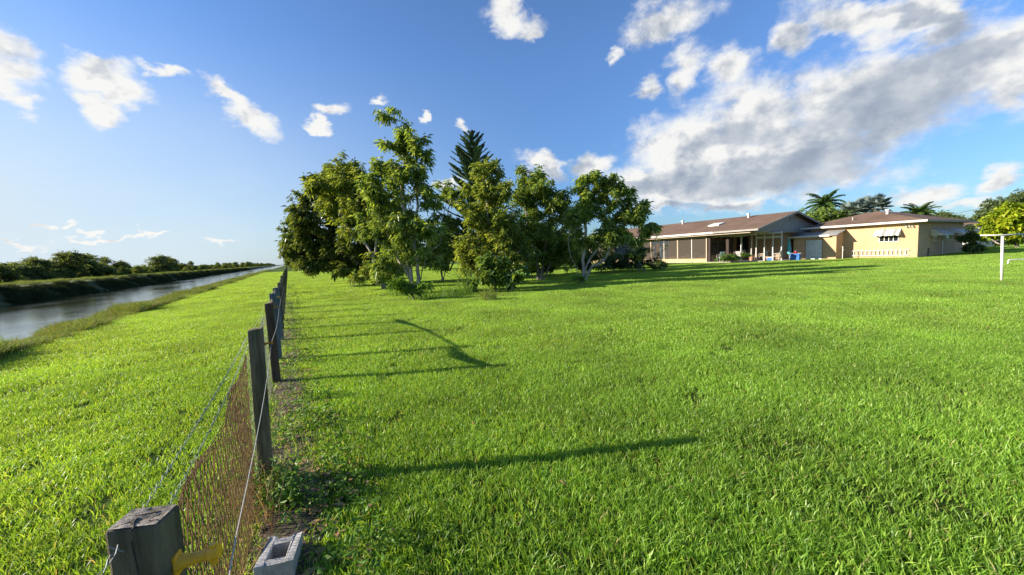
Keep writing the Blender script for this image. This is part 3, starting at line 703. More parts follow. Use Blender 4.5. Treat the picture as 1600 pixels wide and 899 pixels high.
palm('date_palm', 'palm crown just peeping over the ridge of the yellow wing', 1436, 336, 58, 2.6, 30, M['palm'], seed=5, sag=1.0, ll=.5, lw=.035, emin=0)
def fanpalm(x, y, Y, label, seed):
    r = random.Random(seed); c = atY(x, y, Y); b = Vector((c.x, c.y, 0)); hz = c.z
    e = empty('fan_palm', b, 0, label, 'palm tree', 'silver fan palms behind the roofs')
    MB().tube([(0, 0, -.1), (0, 0, hz)], [.28, .22], 10).build('trunk', M['bark'], e, smooth=True)
    Vs = []; Fs = []; st = MB()
    for k in range(24):
        a = k*2.4; e_ = 1.3-1.6*k/24; d = Vector((math.cos(a)*math.cos(e_), math.sin(a)*math.cos(e_), math.sin(e_))); L = r.uniform(1.1, 1.5)
        h0 = Vector((0, 0, hz)); h1 = h0+d*L; st.tube([h0, h1], [.03, .02], 4)
        s_ = d.cross(Vector((0, 0, 1))).normalized(); u_ = s_.cross(d)
        for j in range(22):
            w = R(-115+230*j/21); dd = d*math.cos(w)+s_*math.sin(w); ln = r.uniform(.95, 1.15)*1.15; n0 = len(Vs)
            q = dd.cross(u_)*.045; tip_ = h1+dd*ln-Vector((0, 0, .18)); m_ = h1+dd*ln*.6+u_*.06
            Vs += [tuple(h1), tuple(m_+q), tuple(tip_), tuple(m_-q)]; Fs += [(n0, n0+1, n0+2), (n0, n0+2, n0+3)]
    npmesh('fan_leaves', np.array(Vs), np.array(Fs), M['silver'], e); st.build('leaf_stalks', M['silver'], e)
fanpalm(1364, 326, 60, 'silvery fan palm, taller and right of its twin, behind the yellow wing roof', 1)
fanpalm(1336, 334, 57, 'silvery fan palm beside the coconut palm, lower of the two', 2)
RB = 'trees behind the houses'
def backtree(name, label, x, y, Y, lst, nt_, leafm, seed, ln=.4, wd=.2, group=RB, K=14):
    c = atY(x, y, Y); base = Vector((c.x, c.y, 0)); st = [[(0, 0, -.1), (0, 0, 1.6), (.3, 0, 2.8)], [(0.05, 0, -.1), (-.4, .2, 2.4)]]
    T = tips_in(bl(base, Y, lst), nt_, seed, 1.0); mb, P, D = grow(st, T, .16, seed, .012)
    e = empty(name, base, 0, label, 'tree', group); mb.build('trunk', M['bark'], e, smooth=True)
    V, F = leaves(P, D, K, ln, wd, .4, .15, seed); npmesh('crown', V, F, leafm, e)
backtree('bushy_tree', 'bushy green tree below the coconut palm, between the two roofs', 1290, 360, 58, [(1272, 342, 20, 14), (1298, 342, 26, 15), (1324, 338, 18, 13)], 520, M['avocado'], 71)
backtree('yellow_tree', 'bright yellow green tree at the right edge behind the clothes pole', 1590, 385, 40, [(1565, 345, 22, 16), (1590, 330, 26, 14), (1580, 360, 32, 14), (1612, 350, 26, 24), (1555, 362, 14, 8)], 420, M['yellowleaf'], 72, .48, .26, K=14)
backtree('dark_tree', 'dark tree top behind the yellow green tree', 1560, 370, 75, [(1562, 320, 22, 10), (1580, 312, 18, 10), (1545, 335, 14, 10), (1600, 312, 20, 14)], 420, M['scrub'], 73, .5, .25)
backtree('dark_tree', 'low distant tree beside the neighbour house, left of the yellow green tree', 1535, 375, 80, [(1532, 345, 14, 8), (1518, 350, 10, 8)], 150, M['scrub'], 74, .5, .25)
for k, (x, lab) in enumerate([(1350, 'dark hedge tree far behind the yellow wing, nearest the silver palms'), (1470, 'dark hedge tree far behind the yellow wing, right of the date palm')]):
    backtree('dark_tree', lab, x, 370, 90, [(x, 352, 40, 12)], 220, M['scrub'], 80+k, .5, .25)

# far bank scrub: a few kinds grown once and set out along the levee
protos = []
def proto(seed, lst, nt_, leafm, ln, wd, hgt):
    st = [[(0, 0, -.1), (.1, 0, hgt*.3), (0, .1, hgt*.6)], [(.1, 0, -.1), (.7, .2, hgt*.45)], [(-.1, 0, -.1), (-.8, -.2, hgt*.4)]]
    T = tips_in(lst, nt_, seed, .8); mb, P, D = grow(st, T, .10, seed, .012)
    V, F = leaves(P, D, 15, ln, wd, .2, .14, seed); protos.append((mb, V, F, leafm))
proto(91, [(0, 0, 1.6, 1.9, 1.7, 1.4), (-1.2, 0, 1.2, 1.3, 1.3, 1.1), (1.4, .3, 1.3, 1.3, 1.3, 1.2)], 300, M['scrub'], .32, .16, 3)
proto(92, [(0, 0, 2.4, 1.7, 1.7, 1.5), (.8, 0, 1.4, 1.6, 1.5, 1.2), (-1, .3, 1.3, 1.3, 1.3, 1.1), (.2, 0, 3.4, .8, .8, .7)], 330, M['scrub'], .32, .16, 4)
proto(93, [(0, 0, 1.2, 2.0, 1.7, 1.0), (1.6, 0, .9, 1.3, 1.2, .8), (-1.6, 0, .9, 1.2, 1.2, .8)], 280, M['scrub_light'], .34, .16, 2)
proto(94, [(0, 0, 3.0, 1.5, 1.4, .7), (1.1, .2, 2.5, 1.0, .9, .5), (-1.2, 0, 2.3, 1.0, .9, .5), (0, 0, 1.2, 1.4, 1.3, .9)], 180, M['scrub'], .3, .14, 3.4)
proto_obj = []
for k, (mb, V, F, lm) in enumerate(protos):
    e = empty('scrub_tree', (0, 0, 0)); mb.build('trunk', M['bark_dark'], e); npmesh('crown', V, F, lm, e); proto_obj.append(e)
SCR = 'scrub trees along the far bank of the canal'
used = set()
scrub = [(-8, 1.0, 0), (22, 1.0, 0), (42, 1.05, 3), (60, .95, 1), (74, 1.0, 0), (88, 1.0, 2), (104, 1.2, 1), (122, 1.25, 1), (138, 1.15, 1), (152, 1.0, 0), (176, 1.05, 3), (192, .95, 0), (205, .8, 2), (222, .95, 2), (238, 1.0, 2), (252, 1.1, 1), (268, 1.0, 1), (282, .85, 0), (296, .8, 3), (306, .6, 0)]
GK = ['dense dark scrub tree', 'tall dark scrub tree with a raised top', 'pale yellow green low bush', 'open flat topped scrub tree']
FR = ['at the left edge of the photo', 'second', 'third', 'fourth', 'fifth', 'sixth', 'seventh', 'eighth', 'ninth', 'tenth', 'eleventh', 'twelfth', 'thirteenth', 'fourteenth', 'fifteenth', 'sixteenth', 'seventeenth', 'eighteenth', 'nineteenth', 'twentieth']
for i, (px, s_, k) in enumerate(scrub):
    lx = -36-(i % 3)*1.6
    # where the line of scrub crosses this bearing
    d = ray(px, 430); a_ = (d.x*math.cos(RZ)+d.y*math.sin(RZ)); b_ = (-d.x*math.sin(RZ)+d.y*math.cos(RZ)); t_ = lx/a_
    y_ = b_*t_
    o = proto_obj[k] if k not in used else copy_tree(proto_obj[k]); used.add(k)
    o.location = L2W(lx, y_, .45); o.rotation_euler = (0, 0, i*1.9); q = s_*.72*min(1.9, .85+.35*(lx**2+y_**2)**.5/60); o.scale = (q*1.15, q*1.15, q)
    w_ = 'leftmost across the canal' if i == 0 else FR[i]+' across the canal from the left'
    tag(o, '%s, %s' % (GK[k], w_), 'tree', SCR)
# the woods beyond read as one mass
V0, F0 = protos[1][1], protos[1][2]
ft = [template('far_crown', V0, F0, M['scrub']), template('far_crown', protos[2][1], F0 if False else protos[2][2], M['scrub_light'])]
P = []; Sz = []
for k in range(520):
    y = 60+1500*random.random()**1.6; x = -44-random.random()*70-y*.02; P.append(tuple(L2W(x, y, .3))); Sz.append(random.uniform(.35, .8)*(1+y/900))
for k in range(60):
    y = 330+900*random.random(); P.append(tuple(L2W(random.uniform(-34, -46), y, .3))); Sz.append(random.uniform(.5, 1.1)*(1+y/1500))
scatter('distant_woods', P, Sz, ft, 'distant low woods beyond the far canal bank', cat='woods')
P = []; Sz = []
for k in range(330):
    y = 12+330*random.random()**1.4; P.append(tuple(L2W(random.uniform(-33.5, -43), y, .3))); Sz.append(random.uniform(.22, .52)*(1+y/500))
scatter('scrub_undergrowth', P, Sz, ft, 'tangled low undergrowth between the scrub trees of the far bank', cat='undergrowth')
P = []; Sz = []
for k in range(500):
    a = R(random.uniform(-35, 62)); r_ = random.uniform(150, 420); x = r_*math.sin(a); y = r_*math.cos(a)
    if W2L((x, y))[0] > 2: P.append((x, y, 0)); Sz.append(random.uniform(.8, 1.7)*(1+r_/500))
scatter('distant_woods', P, Sz, ft, 'distant woods on the horizon behind the yard and the houses', cat='woods')

# ------------------------------------------------------------------ fence
fr = empty('wooden_fence', (0, 0, 0), RZ, 'long wire mesh fence on weathered wooden posts dividing the lawn from the canal strip', 'fence')
FX = -.26
posts = [(1.034, 1.10, .084, -13, 'wood', 0), (3.2, 1.165, .088, 0, 'wood', .004), (6.0, 1.10, .095, 0, 'wood_brown', .0), (7.4, 1.14, .10, 3, 'wood_sky_tint', 0), (9.3, 1.13, .11, -3, 'wood_sky_tint', .01)]
y = 10.9
while y < 82: posts.append((y+random.uniform(-.15, .15), 1.08+random.uniform(-.06, .09), .095, random.uniform(-6, 6), 'wood_brown' if random.random() < .45 else 'wood', 0)); y += 1.72
post_o = []
for k, (y, h, w, rz, m_, ln) in enumerate(posts):
    mb = MB(); mb.box(-w/2, w/2, -w/2, w/2, -.25, h, .006)
    for i, v in enumerate(mb.v):
        if v[2] > h-.02 and k: mb.v[i] = (v[0], v[1], v[2]+.012*v[0]/w)
        if v[2] > h-.02 and k == 0: mb.v[i] = (v[0], v[1], v[2]-.10*v[0]-.10*v[1])
    if k == 0:
        # end grain checks and the long drying crack down the near face
        pass
    o = mb.build('post', M[m_], fr, loc=(FX-(.034 if k == 0 else 0), y, 0), rz=R(rz)); post_o.append(o)
    if k < 3: o.rotation_euler = (R(.3), R([0, 1.3, -.2][k]), R(rz))
post_o[3]['label'] = 'post painted with a blue sky tint'; post_o[4]['label'] = 'wider post with blue sky light painted into its face'
p0 = posts[0]
cap = MB(); w = p0[2]/2-.004; hh = p0[1]+.0015
def ctop(x, y): return hh-.10*x-.10*y
n_ = 10; g_ = [[(-w+2*w*i/n_, -w+2*w*j/n_) for i in range(n_+1)] for j in range(n_+1)]
for j in range(n_+1):
    for i in range(n_+1):
        x, y = g_[j][i]; edge = i in (0, n_) or j in (0, n_)
        cap.v.append((x, y, ctop(x, y)+(0 if edge else .002-.005*random.random())))
for j in range(n_):
    for i in range(n_): cap.f.append((j*(n_+1)+i, j*(n_+1)+i+1, (j+1)*(n_+1)+i+1, (j+1)*(n_+1)+i)); cap.mi.append(0)
cap.build('end_grain', M['wood_top'], post_o[0], smooth=True)
ck = MB()
for pts in ([(-.035, .012), (-.01, .004), (.02, .014)], [(.012, -.02), (.034, -.024)], [(-.03, -.03), (-.012, -.02), (0, -.032)], [(-.01, .004), (-.006, -.02), (.006, -.045), (.005, -.058)]):
    ck.tube([(a, b, ctop(a, b)-.0004) for a, b in pts], [.0008, .0028, .0018, .0008][:len(pts)], 5)
ck.tube([(.0, -w-.0045, p0[1]-.02), (.004, -w-.0045, p0[1]-.12), (-.001, -w-.0045, p0[1]-.25)], [.0016, .0012, .0008], 4)
ck.build('crack', M['bark_dark'], post_o[0])

# chain link and wires
def zig(mb, y0, y1, z0f, z1f, step, rad, xj=.0, seed=0, n=3):
    """woven strands: every strand runs upward as a zigzag"""
    r = random.Random(seed); y = y0; k = 0
    while y < y1:
        a = z0f(y); b = z1f(y); m_ = max(2, int((b-a)/step)); pts = []
        for i in range(m_+1):
            s_ = (1 if (i+k) % 2 else -1)
            pts.append((xj+r.uniform(-.002, .002)+.008*math.sin(y*5+i*.2), y+s_*step*.24+r.uniform(-.0015, .0015), a+(b-a)*i/m_))
        mb.tube(pts, rad, n, caps=False); y += step*.5; k += 1
    return mb
X2 = FX-.055
top1 = lambda y: 1.0-.42*math.sin(math.pi*min(1, max(0, (y-1.03)/2.24)))**.8
def mtop(y): return .965-.05*math.sin(math.pi*min(1, max(0, (y-1.0)/2.3)))-.03*math.sin(y*7)
rm = MB(); zig(rm, 1.05, 3.25, lambda y: .02, mtop, .052, .0020, X2, 1)
for zz in (.0, .35, .7, .985, 1.0):
    pts = [(X2+.01*math.sin(i*1.7), 1.05+2.2*i/16, .02+zz*(mtop(1.05+2.2*i/16)-.02)+random.uniform(-.006, .006)) for i in range(17)]
    rm.tube(pts, .0022, 4)
o = rm.build('rusty_mesh', M['rust'], fr); o['label'] = 'rusty sagging wire mesh'
for k in range(1, len(posts)-1):
    ya, yb = posts[k][0]+.05, posts[k+1][0]-.05; st = .06 if k < 5 else (.14 if k < 14 else .35)
    if k > 30: break
    st *= 1.3; mb = MB(); zig(mb, ya, yb, lambda y: .02, lambda y: .98+.02*math.sin(y*5), st, .0010 if k < 5 else .0016, X2, k)
    for zz in (.05, .5, 1.0): mb.tube([(X2, ya+(yb-ya)*i/6, zz-.02*math.sin(math.pi*i/6)) for i in range(7)], .0016, 3)
    mb.build('wire_mesh', M['oldwire'], fr)
wr = MB()
for dz, dx, sg in ((1.09, -.072, .012), (1.035, -.072, .03)):       # twisted barbed strands
    for ph in (0, math.pi):
        pts = []
        for i in range(150):
            f = i/149; y = .4+2.9*f; pts.append((FX+dx+.035*f+.0035*math.cos(i*1.3+ph), y, dz-sg*math.sin(math.pi*f)*2+.004*math.sin(i*1.3+ph)))
        wr.tube(pts, .0011, 3, caps=False)
    for i in range(24):
        y = .5+.12*i; f = (y-.4)/2.9; z = dz-sg*math.sin(math.pi*f)*2; q = Vector((random.uniform(-1, 1), random.uniform(-.3, .3), random.uniform(-1, 1))).normalized()*.014; dx2 = dx+.035*f
        wr.tube([Vector((FX+dx2, y, z))-q, Vector((FX+dx2, y, z))+q], .001, 3)
for k in range(1, 12):
    for dz in (1.06, .9):
        ya, yb = posts[k][0], posts[k+1][0]; wr.tube([(FX-.06, ya+(yb-ya)*i/6, dz-.03*math.sin(math.pi*i/6)) for i in range(7)], .0015, 3)
wr.build('barbed_wire', M['greywire'], fr)
# roll added along third to fifth post tops to cast the bent lawn shadow
rl = MB(); pts = []; rr = []
ks = [(posts[2][0]-.0, 1.03, .02), (posts[2][0]+.2, 1.0, .04), (posts[2][0]+.7, .97, .05), (posts[2][0]+1.15, 1.0, .035), (posts[3][0]+.1, 1.06, .016), (8.3, 1.07, .015), (posts[4][0]-.1, 1.08, .016), (10.1, 1.06, .02), (10.7, 1.03, .05), (11.3, 1.02, .025)]
rl.tube([(FX-.01, a, b) for a, b, c in ks], [c for a, b, c in ks], 8)
rl.build('added_shadow_roll', M['wood'], fr, smooth=True)

for k, zs_ in ((0, (.93, .80)), (1, (1.02, .72, .40)), (2, (1.0, .6))):
    w_ = posts[k][2]/2
    for z_ in zs_:
        MB().tube([(-w_+.001, -.012, z_-.012), (-w_-.006, -.012, z_-.010), (-w_-.006, -.012, z_+.010), (-w_+.001, -.012, z_+.012)], .0016, 5).build('staple', M['rust'], post_o[k])
        MB().tube([(-.02, -w_-.0015, z_-.04), (-.02, -w_+.002, z_-.04)], .004, 8).build('nail', M['rust'], post_o[k])
def insulator(k, z, L, m_, s=1.0):
    y = posts[k][0]; a = R(posts[k][3]); par = post_o[k]; x0 = posts[k][2]/2
    mb = MB(); mb.box(x0-.001, x0+.007, -.016*s, .016*s, z-.028*s, z+.024*s, .003)
    mb.tube([(x0+.004, 0, z), (x0+L*.35, 0, z+.001), (x0+L*.8, 0, z+.003)], [.020*s, .013*s, .011*s], 10)
    mb.tube([(x0+L*.78, 0, z+.003), (x0+L, 0, z+.006)], [.017*s, .016*s], 10)
    mb.tube([(x0+L*.86, 0, z+.004), (x0+L*.86, 0, z+.028*s)], [.008*s, .007*s], 8)
    mb.tube([(x0+L*.86, 0, z), (x0+L*.86, 0, z-.022*s)], [.010*s, .008*s], 8)
    o = mb.build('insulator', M[m_], par, smooth=False); return o
insulator(0, .986, .078, 'yellow', .9)
insulator(1, 1.05, .055, 'orange', .5); insulator(2, 1.04, .05, 'orange', .6); insulator(3, 1.07, .05, 'yellow', .7)
ew = MB(); zz = [(1.03, .999), (3.27, 1.045), (6.0, 1.04), (7.4, 1.065), (9.3, 1.05), (12.5, 1.03)]
pts = []
for (ya, za), (yb, zb) in zip(zz, zz[1:]):
    for i in range(8):
        f = i/8; pts.append((FX+.11, ya+(yb-ya)*f, za+(zb-za)*f-.05*math.sin(math.pi*f)*(yb-ya)/2.5))
ew.tube([(FX+.12, -.2, 1.0)]+pts, .0014, 4); ew.build('electric_wire', M['rope'], fr)

# ------------------------------------------------------------------ concrete block, stones, weeds at the fence foot
def cinder():
    mb = MB(); L, Wd, Hh, t_ = .215, .175, .19, .044
    mb.box(-Wd/2, -Wd/2+t_, -L/2, L/2+.055, 0, Hh, .004); mb.box(Wd/2-t_, Wd/2, -L/2, L/2+.02, 0, Hh, .004)
    for yc, dz in ((-L/2+t_/2+.003, .004), (L/2-t_/2-.003, .006)): mb.box(-Wd/2+t_-.003, Wd/2-t_+.003, yc-t_/2, yc+t_/2, .002, Hh-dz, .003)
    r_ = random.Random(3)
    for i, v in enumerate(mb.v):
        x, y, z = v; k = .0022 if y < L/2-.001 else .006
        mb.v[i] = (x+r_.uniform(-k, k), y+r_.uniform(-k, k), z+r_.uniform(-k, k)-(max(0, y-L/2)*.5 if z > .1 else 0))
    return mb
cb = cinder().build('concrete_block', M['concrete'], None, loc=(-1.275, 1.865, -.06)); cb.rotation_euler = (R(-2), R(3), R(19))
tag(cb, 'grey hollow concrete block lying at the foot of the fence in the foreground', 'block')
r = random.Random(12)
so = MB()
for j in range(100):
    y0 = .3+j*.25
    for i in range(5):
        x0 = -.40+i*.13; so.v.append((x0+.05*math.sin(y0*3+i), y0, (.022 if 0 < i < 4 else -.01)+r.uniform(0, .018)))
for j in range(99):
    for i in range(4): so.f.append((j*5+i, j*5+i+1, j*5+i+6, j*5+i+5)); so.mi.append(0)
tag(so.build('soil_strip', M['soil'], rz=RZ), kind='structure')
def pebble(x, y, s, lab, m_='stone'):
    bm = bmesh.new(); bmesh.ops.create_icosphere(bm, subdivisions=2, radius=1)
    for v in bm.verts: v.co = Vector((v.co.x*s, v.co.y*s*.7, v.co.z*s*.5))*(1+.25*math.sin(v.co.x*3+v.co.y*5+s*90)*math.cos(v.co.z*4)+r.uniform(-.08, .08))
    me = bpy.data.meshes.new('stone'); bm.to_mesh(me); bm.free(); me.materials.append(M[m_]); o = bpy.data.objects.new('stone', me); link(o)
    o.location = at(x, y); o.location.z = s*.35; tag(o, lab, 'stone')
pebble(458, 660, .045, 'pale stone under the fence beyond the second post')
pebble(444, 715, .03, 'small stone beside the foot of the second post')
pebble(449, 832, .04, 'pale broken lump behind the concrete block')
pebble(440, 840, .03, 'small grey lump touching the back of the concrete block')
V, F = blades(1, .01, .1, .01, 3); Ps = []
for k in range(900):
    y = .4+14*r.random()**1.5; x = -.02+r.gauss(0, .17); Ps.append(tuple(L2W(x, y, .03)))
lf = []
for i in range(3):
    rg_ = np.random.default_rng(100+i); Pn = rg_.normal(0, .05, (3, 3)); Pn[:, 2] = .004+.01*rg_.random(3)
    v_, f_ = leaves(Pn, np.tile([1., 0, 0], (3, 1)), 1, .055, .03, 0, .01, 100+i); v_[:, 2] = np.abs(v_[:, 2])*.3; lf.append(template('leaf_litter', v_, f_, M['dryleaf']))
scatter('leaf_litter', Ps, [r.uniform(.6, 1.4) for _ in Ps], lf, 'dry brown leaf litter along the foot of the fence', cat='leaf litter')
# low broad-leaved weeds
hb = []
for i in range(3):
    rg_ = np.random.default_rng(200+i); Pn = rg_.normal(0, .05, (9, 3)); Pn[:, 2] = .03+.09*rg_.random(9)
    v_, f_ = leaves(Pn, np.tile([0., 0, 1], (9, 1)), 5, .055, .024, -.1, .02, 200+i); v_[:, 2] = np.abs(v_[:, 2]); hb.append(template('weed', v_, f_, M['herb']))
Ps = []; Sz = []
for k in range(48):
    if k > 26: break
    p = at(r.gauss(446, 22), r.gauss(790, 20)); Ps.append((p.x, p.y, 0)); Sz.append(r.uniform(.6, 1.1))
for k in range(90):
    y = 1.5+30*r.random()**1.5; x = r.choice([-.05, .12])+r.gauss(0, .10); Ps.append(tuple(L2W(x, y, .01))); Sz.append(r.uniform(.5, 1.1))
scatter('fence_weeds', Ps, Sz, hb, 'small broad leaved weeds along the fence foot', cat='weeds')
# twig-like brown dead stems in the rusty mesh
ds = [template('dead_stalk', *blades(22, .10, .45, .006, 3, .5, 300+i), M['dryleaf']) for i in range(3)]
Ps = [tuple(L2W(-.33+r.gauss(0, .05), r.uniform(1.3, 3.2), 0)) for _ in range(10)]
scatter('dead_stalks', Ps, [r.uniform(.4, .95) for _ in Ps], ds, 'dry brown stalks growing through the rusty mesh', cat='weeds')
v_, f_ = leaves(np.array([[0, 0, .05]]), np.array([[1., 0, 0]]), 1, .11, .06, 0, 0, 5); v_[:, 2] = np.abs(v_[:, 2]-.0)
for (x, y, lab) in ((895, 762, 'single dry tan leaf lying on the near lawn'), (752, 668, 'small brown dead leaf on the lawn left of the centre')):
    o = npmesh('fallen_leaf', v_-np.array([0, 0, .0]), f_, M['dryleaf'], loc=at(x, y, .05)); tag(o, lab, 'leaf')

# ------------------------------------------------------------------ the yellow wing (local x runs away from the canal, y along the fence)
def lroot(name, label, cat, group=None): return empty(name, A, RZ, label, cat, group)
def hip(mb, x0, x1, y0, y1, z0, pitch, th=.10):
    w = min(x1-x0, y1-y0)/2; zt = z0+w*pitch
    if x1-x0 > y1-y0: r0, r1 = (x0+w, (y0+y1)/2), (x1-w, (y0+y1)/2)
    else: r0, r1 = ((x0+x1)/2, y0+w), ((x0+x1)/2, y1-w)
    a, b, c, d = (x0, y0), (x1, y0), (x1, y1), (x0, y1)
    vs = [(*p, z0) for p in (a, b, c, d)]+[(*r0, zt), (*r1, zt)]+[(*p, z0-th) for p in (a, b, c, d)]
    if x1-x0 > y1-y0: fs = [(0, 1, 5, 4), (1, 2, 5), (2, 3, 4, 5), (3, 0, 4)]
    else: fs = [(0, 1, 4), (1, 2, 5, 4), (2, 3, 5), (3, 0, 4, 5)]
    mb.add(vs, fs+[(0, 6, 7, 1), (1, 7, 8, 2), (2, 8, 9, 3), (3, 9, 6, 0), (6, 9, 8, 7)]); return zt
def gutter(mb, x0, x1, y0, y1, z0, z1, t_=.05):
    mb.cur = 0; mb.box(x0-t_, x0, y0-t_, y1+t_, z0, z1); mb.cur = 1; mb.box(x1, x1+t_, y0-t_, y1+t_, z0, z1)  # sunny front white, other sides brown: their shade is put into the colour
    mb.box(x0, x1, y0-t_, y0, z0, z1); mb.box(x0, x1, y1, y1+t_, z0, z1)
def awning(root, face, p0, p1, zt, zb, out, name='awning', mat_=None):
    """striped metal awning: ribs run down the slope, closed ends, scalloped drop"""
    e = MB(); e.cur = 0; n_ = max(6, int(abs(p1-p0)/.16)); th = .012
    def P(u_, o, z): return (-o, u_, z) if face == 'x' else (u_, -o, z)
    for i in range(n_):
        a = p0+(p1-p0)*i/n_; b = p0+(p1-p0)*(i+1)/n_; h = .0 if i % 2 else .028
        e.cur = 1 if i % 4 == 1 else 0
        q = [P(a, .012, zt+h), P(b, .012, zt+h), P(b, out, zb+h), P(a, out, zb+h)]; q2 = [(x, y, z-th) for x, y, z in q]
        e.add(q+q2, [(0, 1, 2, 3), (7, 6, 5, 4), (0, 4, 5, 1), (1, 5, 6, 2), (2, 6, 7, 3), (3, 7, 4, 0)])
        e.add([P(a, out, zb+h), P(b, out, zb+h), P(b, out+.012, zb-.10+(.03 if i % 2 else 0)), P(a, out+.012, zb-.10+(.03 if i % 2 else 0))], [(0, 1, 2, 3)])
    e.cur = 0
    for a in (p0, p1): e.add([P(a, .012, zt), P(a, out, zb), P(a, out, zb-.08), P(a, .012, zb-.08)], [(0, 1, 2, 3)])
    return e.build(name, [M['white'], M['lean_roof']], root)
hw = lroot('yellow_wing', 'low yellow stucco wing with a brown hip roof, two awnings and a lean-to', 'house')
HW = 2.74
MB().box(0, 12.3, 0, 7.0, -.1, HW).build('wall', M['stucco'], hw)
rf = MB(); zt_ = hip(rf, -.58, 12.9, -.55, 7.55, HW+.13, .285); ro = rf.build('roof', M['roof'], hw)
gt = MB(); gutter(gt, -.58, 12.9, -.55, 7.55, HW-.02, HW+.13); gt.build('fascia', [M['white'], M['soffit']], ro)
MB().box(-.56, 12.88, -.53, 7.53, HW+.003, HW+.03).build('soffit', M['soffit'], ro)
v1 = MB(); v1.tube([(2.1, 2.4, HW+.75), (2.1, 2.4, HW+1.25)], .10, 10); v1.tube([(2.1, 2.4, HW+1.16), (2.1, 2.4, HW+1.28)], .16, 10); v1.build('roof_vent', M['white'], ro)
MB().tube([(.9, 4.3, HW+.4), (.9, 4.3, HW+.78)], .035, 8).build('vent_pipe', M['white'], ro)
def window(root, face, a, b, z0, z1, panes, name='window'):
    f = MB()
    def Bx(u0, u1, w0, w1, o0, o1):
        if face == 'x': f.box(-o1, -o0, u0, u1, w0, w1)
        else: f.box(u0, u1, -o1, -o0, w0, w1)
    t_ = .06
    Bx(a-t_, b+t_, z0-t_, z0, .0, .045); Bx(a-t_, b+t_, z1, z1+t_, .0, .045); Bx(a-t_, a, z0, z1, .0, .045); Bx(b, b+t_, z0, z1, .0, .045)
    for i in range(1, panes): c = a+(b-a)*i/panes; Bx(c-.02, c+.02, z0, z1, .004, .036)
    o = f.build(name, M['white'], root); gmb = MB()
    if face == 'x': gmb.box(-.014, .004, a, b, z0, z1)
    else: gmb.box(a, b, -.014, .004, z0, z1)
    gmb.build('pane', M['glass'], o); return o
window(hw, 'x', 1.12, 2.2, 1.35, 2.0, 4)
awning(hw, 'x', .95, 2.45, 2.30, 1.88, .55)['label'] = 'white striped awning on the sunny front'
window(hw, 'y', 3.6, 4.6, 1.25, 1.95, 2); window(hw, 'y', 7.6, 8.8, 1.25, 1.95, 2)
awning(hw, 'y', 2.9, 5.6, 2.25, 1.72, .75)['label'] = 'white awning on the shaded side'
awning(hw, 'y', 6.3, 10.6, 2.25, 1.85, .95)['label'] = 'longer white awning towards the far end of the shaded side'
ac = MB(); ac.box(6.0, 6.5, -.28, -.01, 1.35, 1.72, .02); ac.tube([(6.1, -.03, .05), (6.1, -.03, 1.36)], .03, 6); ac.build('meter_box', M['aluminium'], hw)
pp = MB(); pp.tube([(2.4, -.04, .0), (2.4, -.04, .62)], .025, 6); pp.tube([(2.4, -.04, .62), (2.4, -.14, .62)], .03, 6); pp.tube([(2.4, -.05, .35), (3.1, -.05, .38)], .018, 6); pp.build('tap_pipe', M['brownwood'], hw)
fl = MB()
for dy, dz in ((.05, -.02), (-.13, 0), (-.3, -.03)): fl.tube([(-.02, .62+dy, 2.5), (-.14, .62+dy, 2.49+dz), (-.22, .6+dy, 2.44+dz)], [.03, .045, .07], 8)
fl.build('floodlight', M['white'], hw)
# lean-to
sh = lroot('lean_to_shed', 'small yellow lean-to with a metal door and grey sloping roof against the wing', 'shed')
SX = -1.5
sp = [(SX, -.1), (-.003, -.1), (-.003, 2.40), (SX, 2.02)]
MB().prism(sp, 'y', 4.55, 7.75).build('wall', M['stucco'], sh)
o = MB().prism([(SX-.22, 2.03), (-.004, 2.46), (-.004, 2.52), (SX-.22, 2.09)], 'y', 4.42, 8.1).build('roof', M['lean_roof'], sh)
MB().box(SX-.27, SX-.222, 4.95, 8.12, 1.97, 2.12).build('fascia', M['white'], o)
d = MB().box(SX-.03, SX+.002, 5.55, 6.75, .02, 1.72).build('door', M['aluminium'], sh)
fm = MB(); fm.box(SX-.045, SX, 5.49, 5.55, 0, 1.78); fm.box(SX-.045, SX, 6.75, 6.81, 0, 1.78); fm.box(SX-.045, SX, 5.49, 6.81, 1.722, 1.78); fm.build('frame', M['stucco_tan'], d)
MB().box(SX-.038, SX-.03, 5.56, 6.74, .60, .64).build('rail', M['white'], d)
# ladder hung on the wall
la = lroot('ladder', 'long pale ladder hung sideways low on the sunny yellow wall', 'ladder'); lm = MB()
lm.box(-.10, -.06, .45, 4.0, .60, .65); lm.box(-.10, -.06, .45, 4.0, .20, .25); lm.build('side_rail', M['white'], la)
for i in range(13): MB().box(-.095, -.065, .62+i*.265, .665+i*.265, .25, .60).build('rung', M['white'], la)
hk = MB().tube([(-.07, 1.4, .66), (-.07, .6, .70), (-.07, -.0, .22)], .014, 5).build('garden_hose', M['galv'], None, loc=A, rz=RZ)
tag(hk, 'thin grey hose drooping from the ladder end to the wall corner', 'hose')
st = lroot('standpipe', 'thin white standpipe with a tap beside the lean-to', 'standpipe')
MB().tube([(-1.35, 4.15, 0), (-1.35, 4.15, .98)], .03, 8).build('pipe', M['white'], st)
tp = MB(); tp.tube([(-1.35, 4.15, .80), (-1.47, 4.07, .80), (-1.48, 4.06, .74)], .03, 6); tp.tube([(-1.35, 4.15, .97), (-1.35, 4.15, 1.06)], [.05, .06], 8); tp.build('tap', M['white'], st)
rw = lroot('rear_wing', 'rear block with its own brown hip roof behind the yellow wing', 'house')
MB().box(12.4, 19.5, 3.2, 11.6, -.1, HW).build('wall', M['stucco_tan'], rw)
rf = MB(); hip(rf, 9.6, 20.1, 2.6, 12.2, HW+.45, .285); o = rf.build('roof', M['roof'], rw)
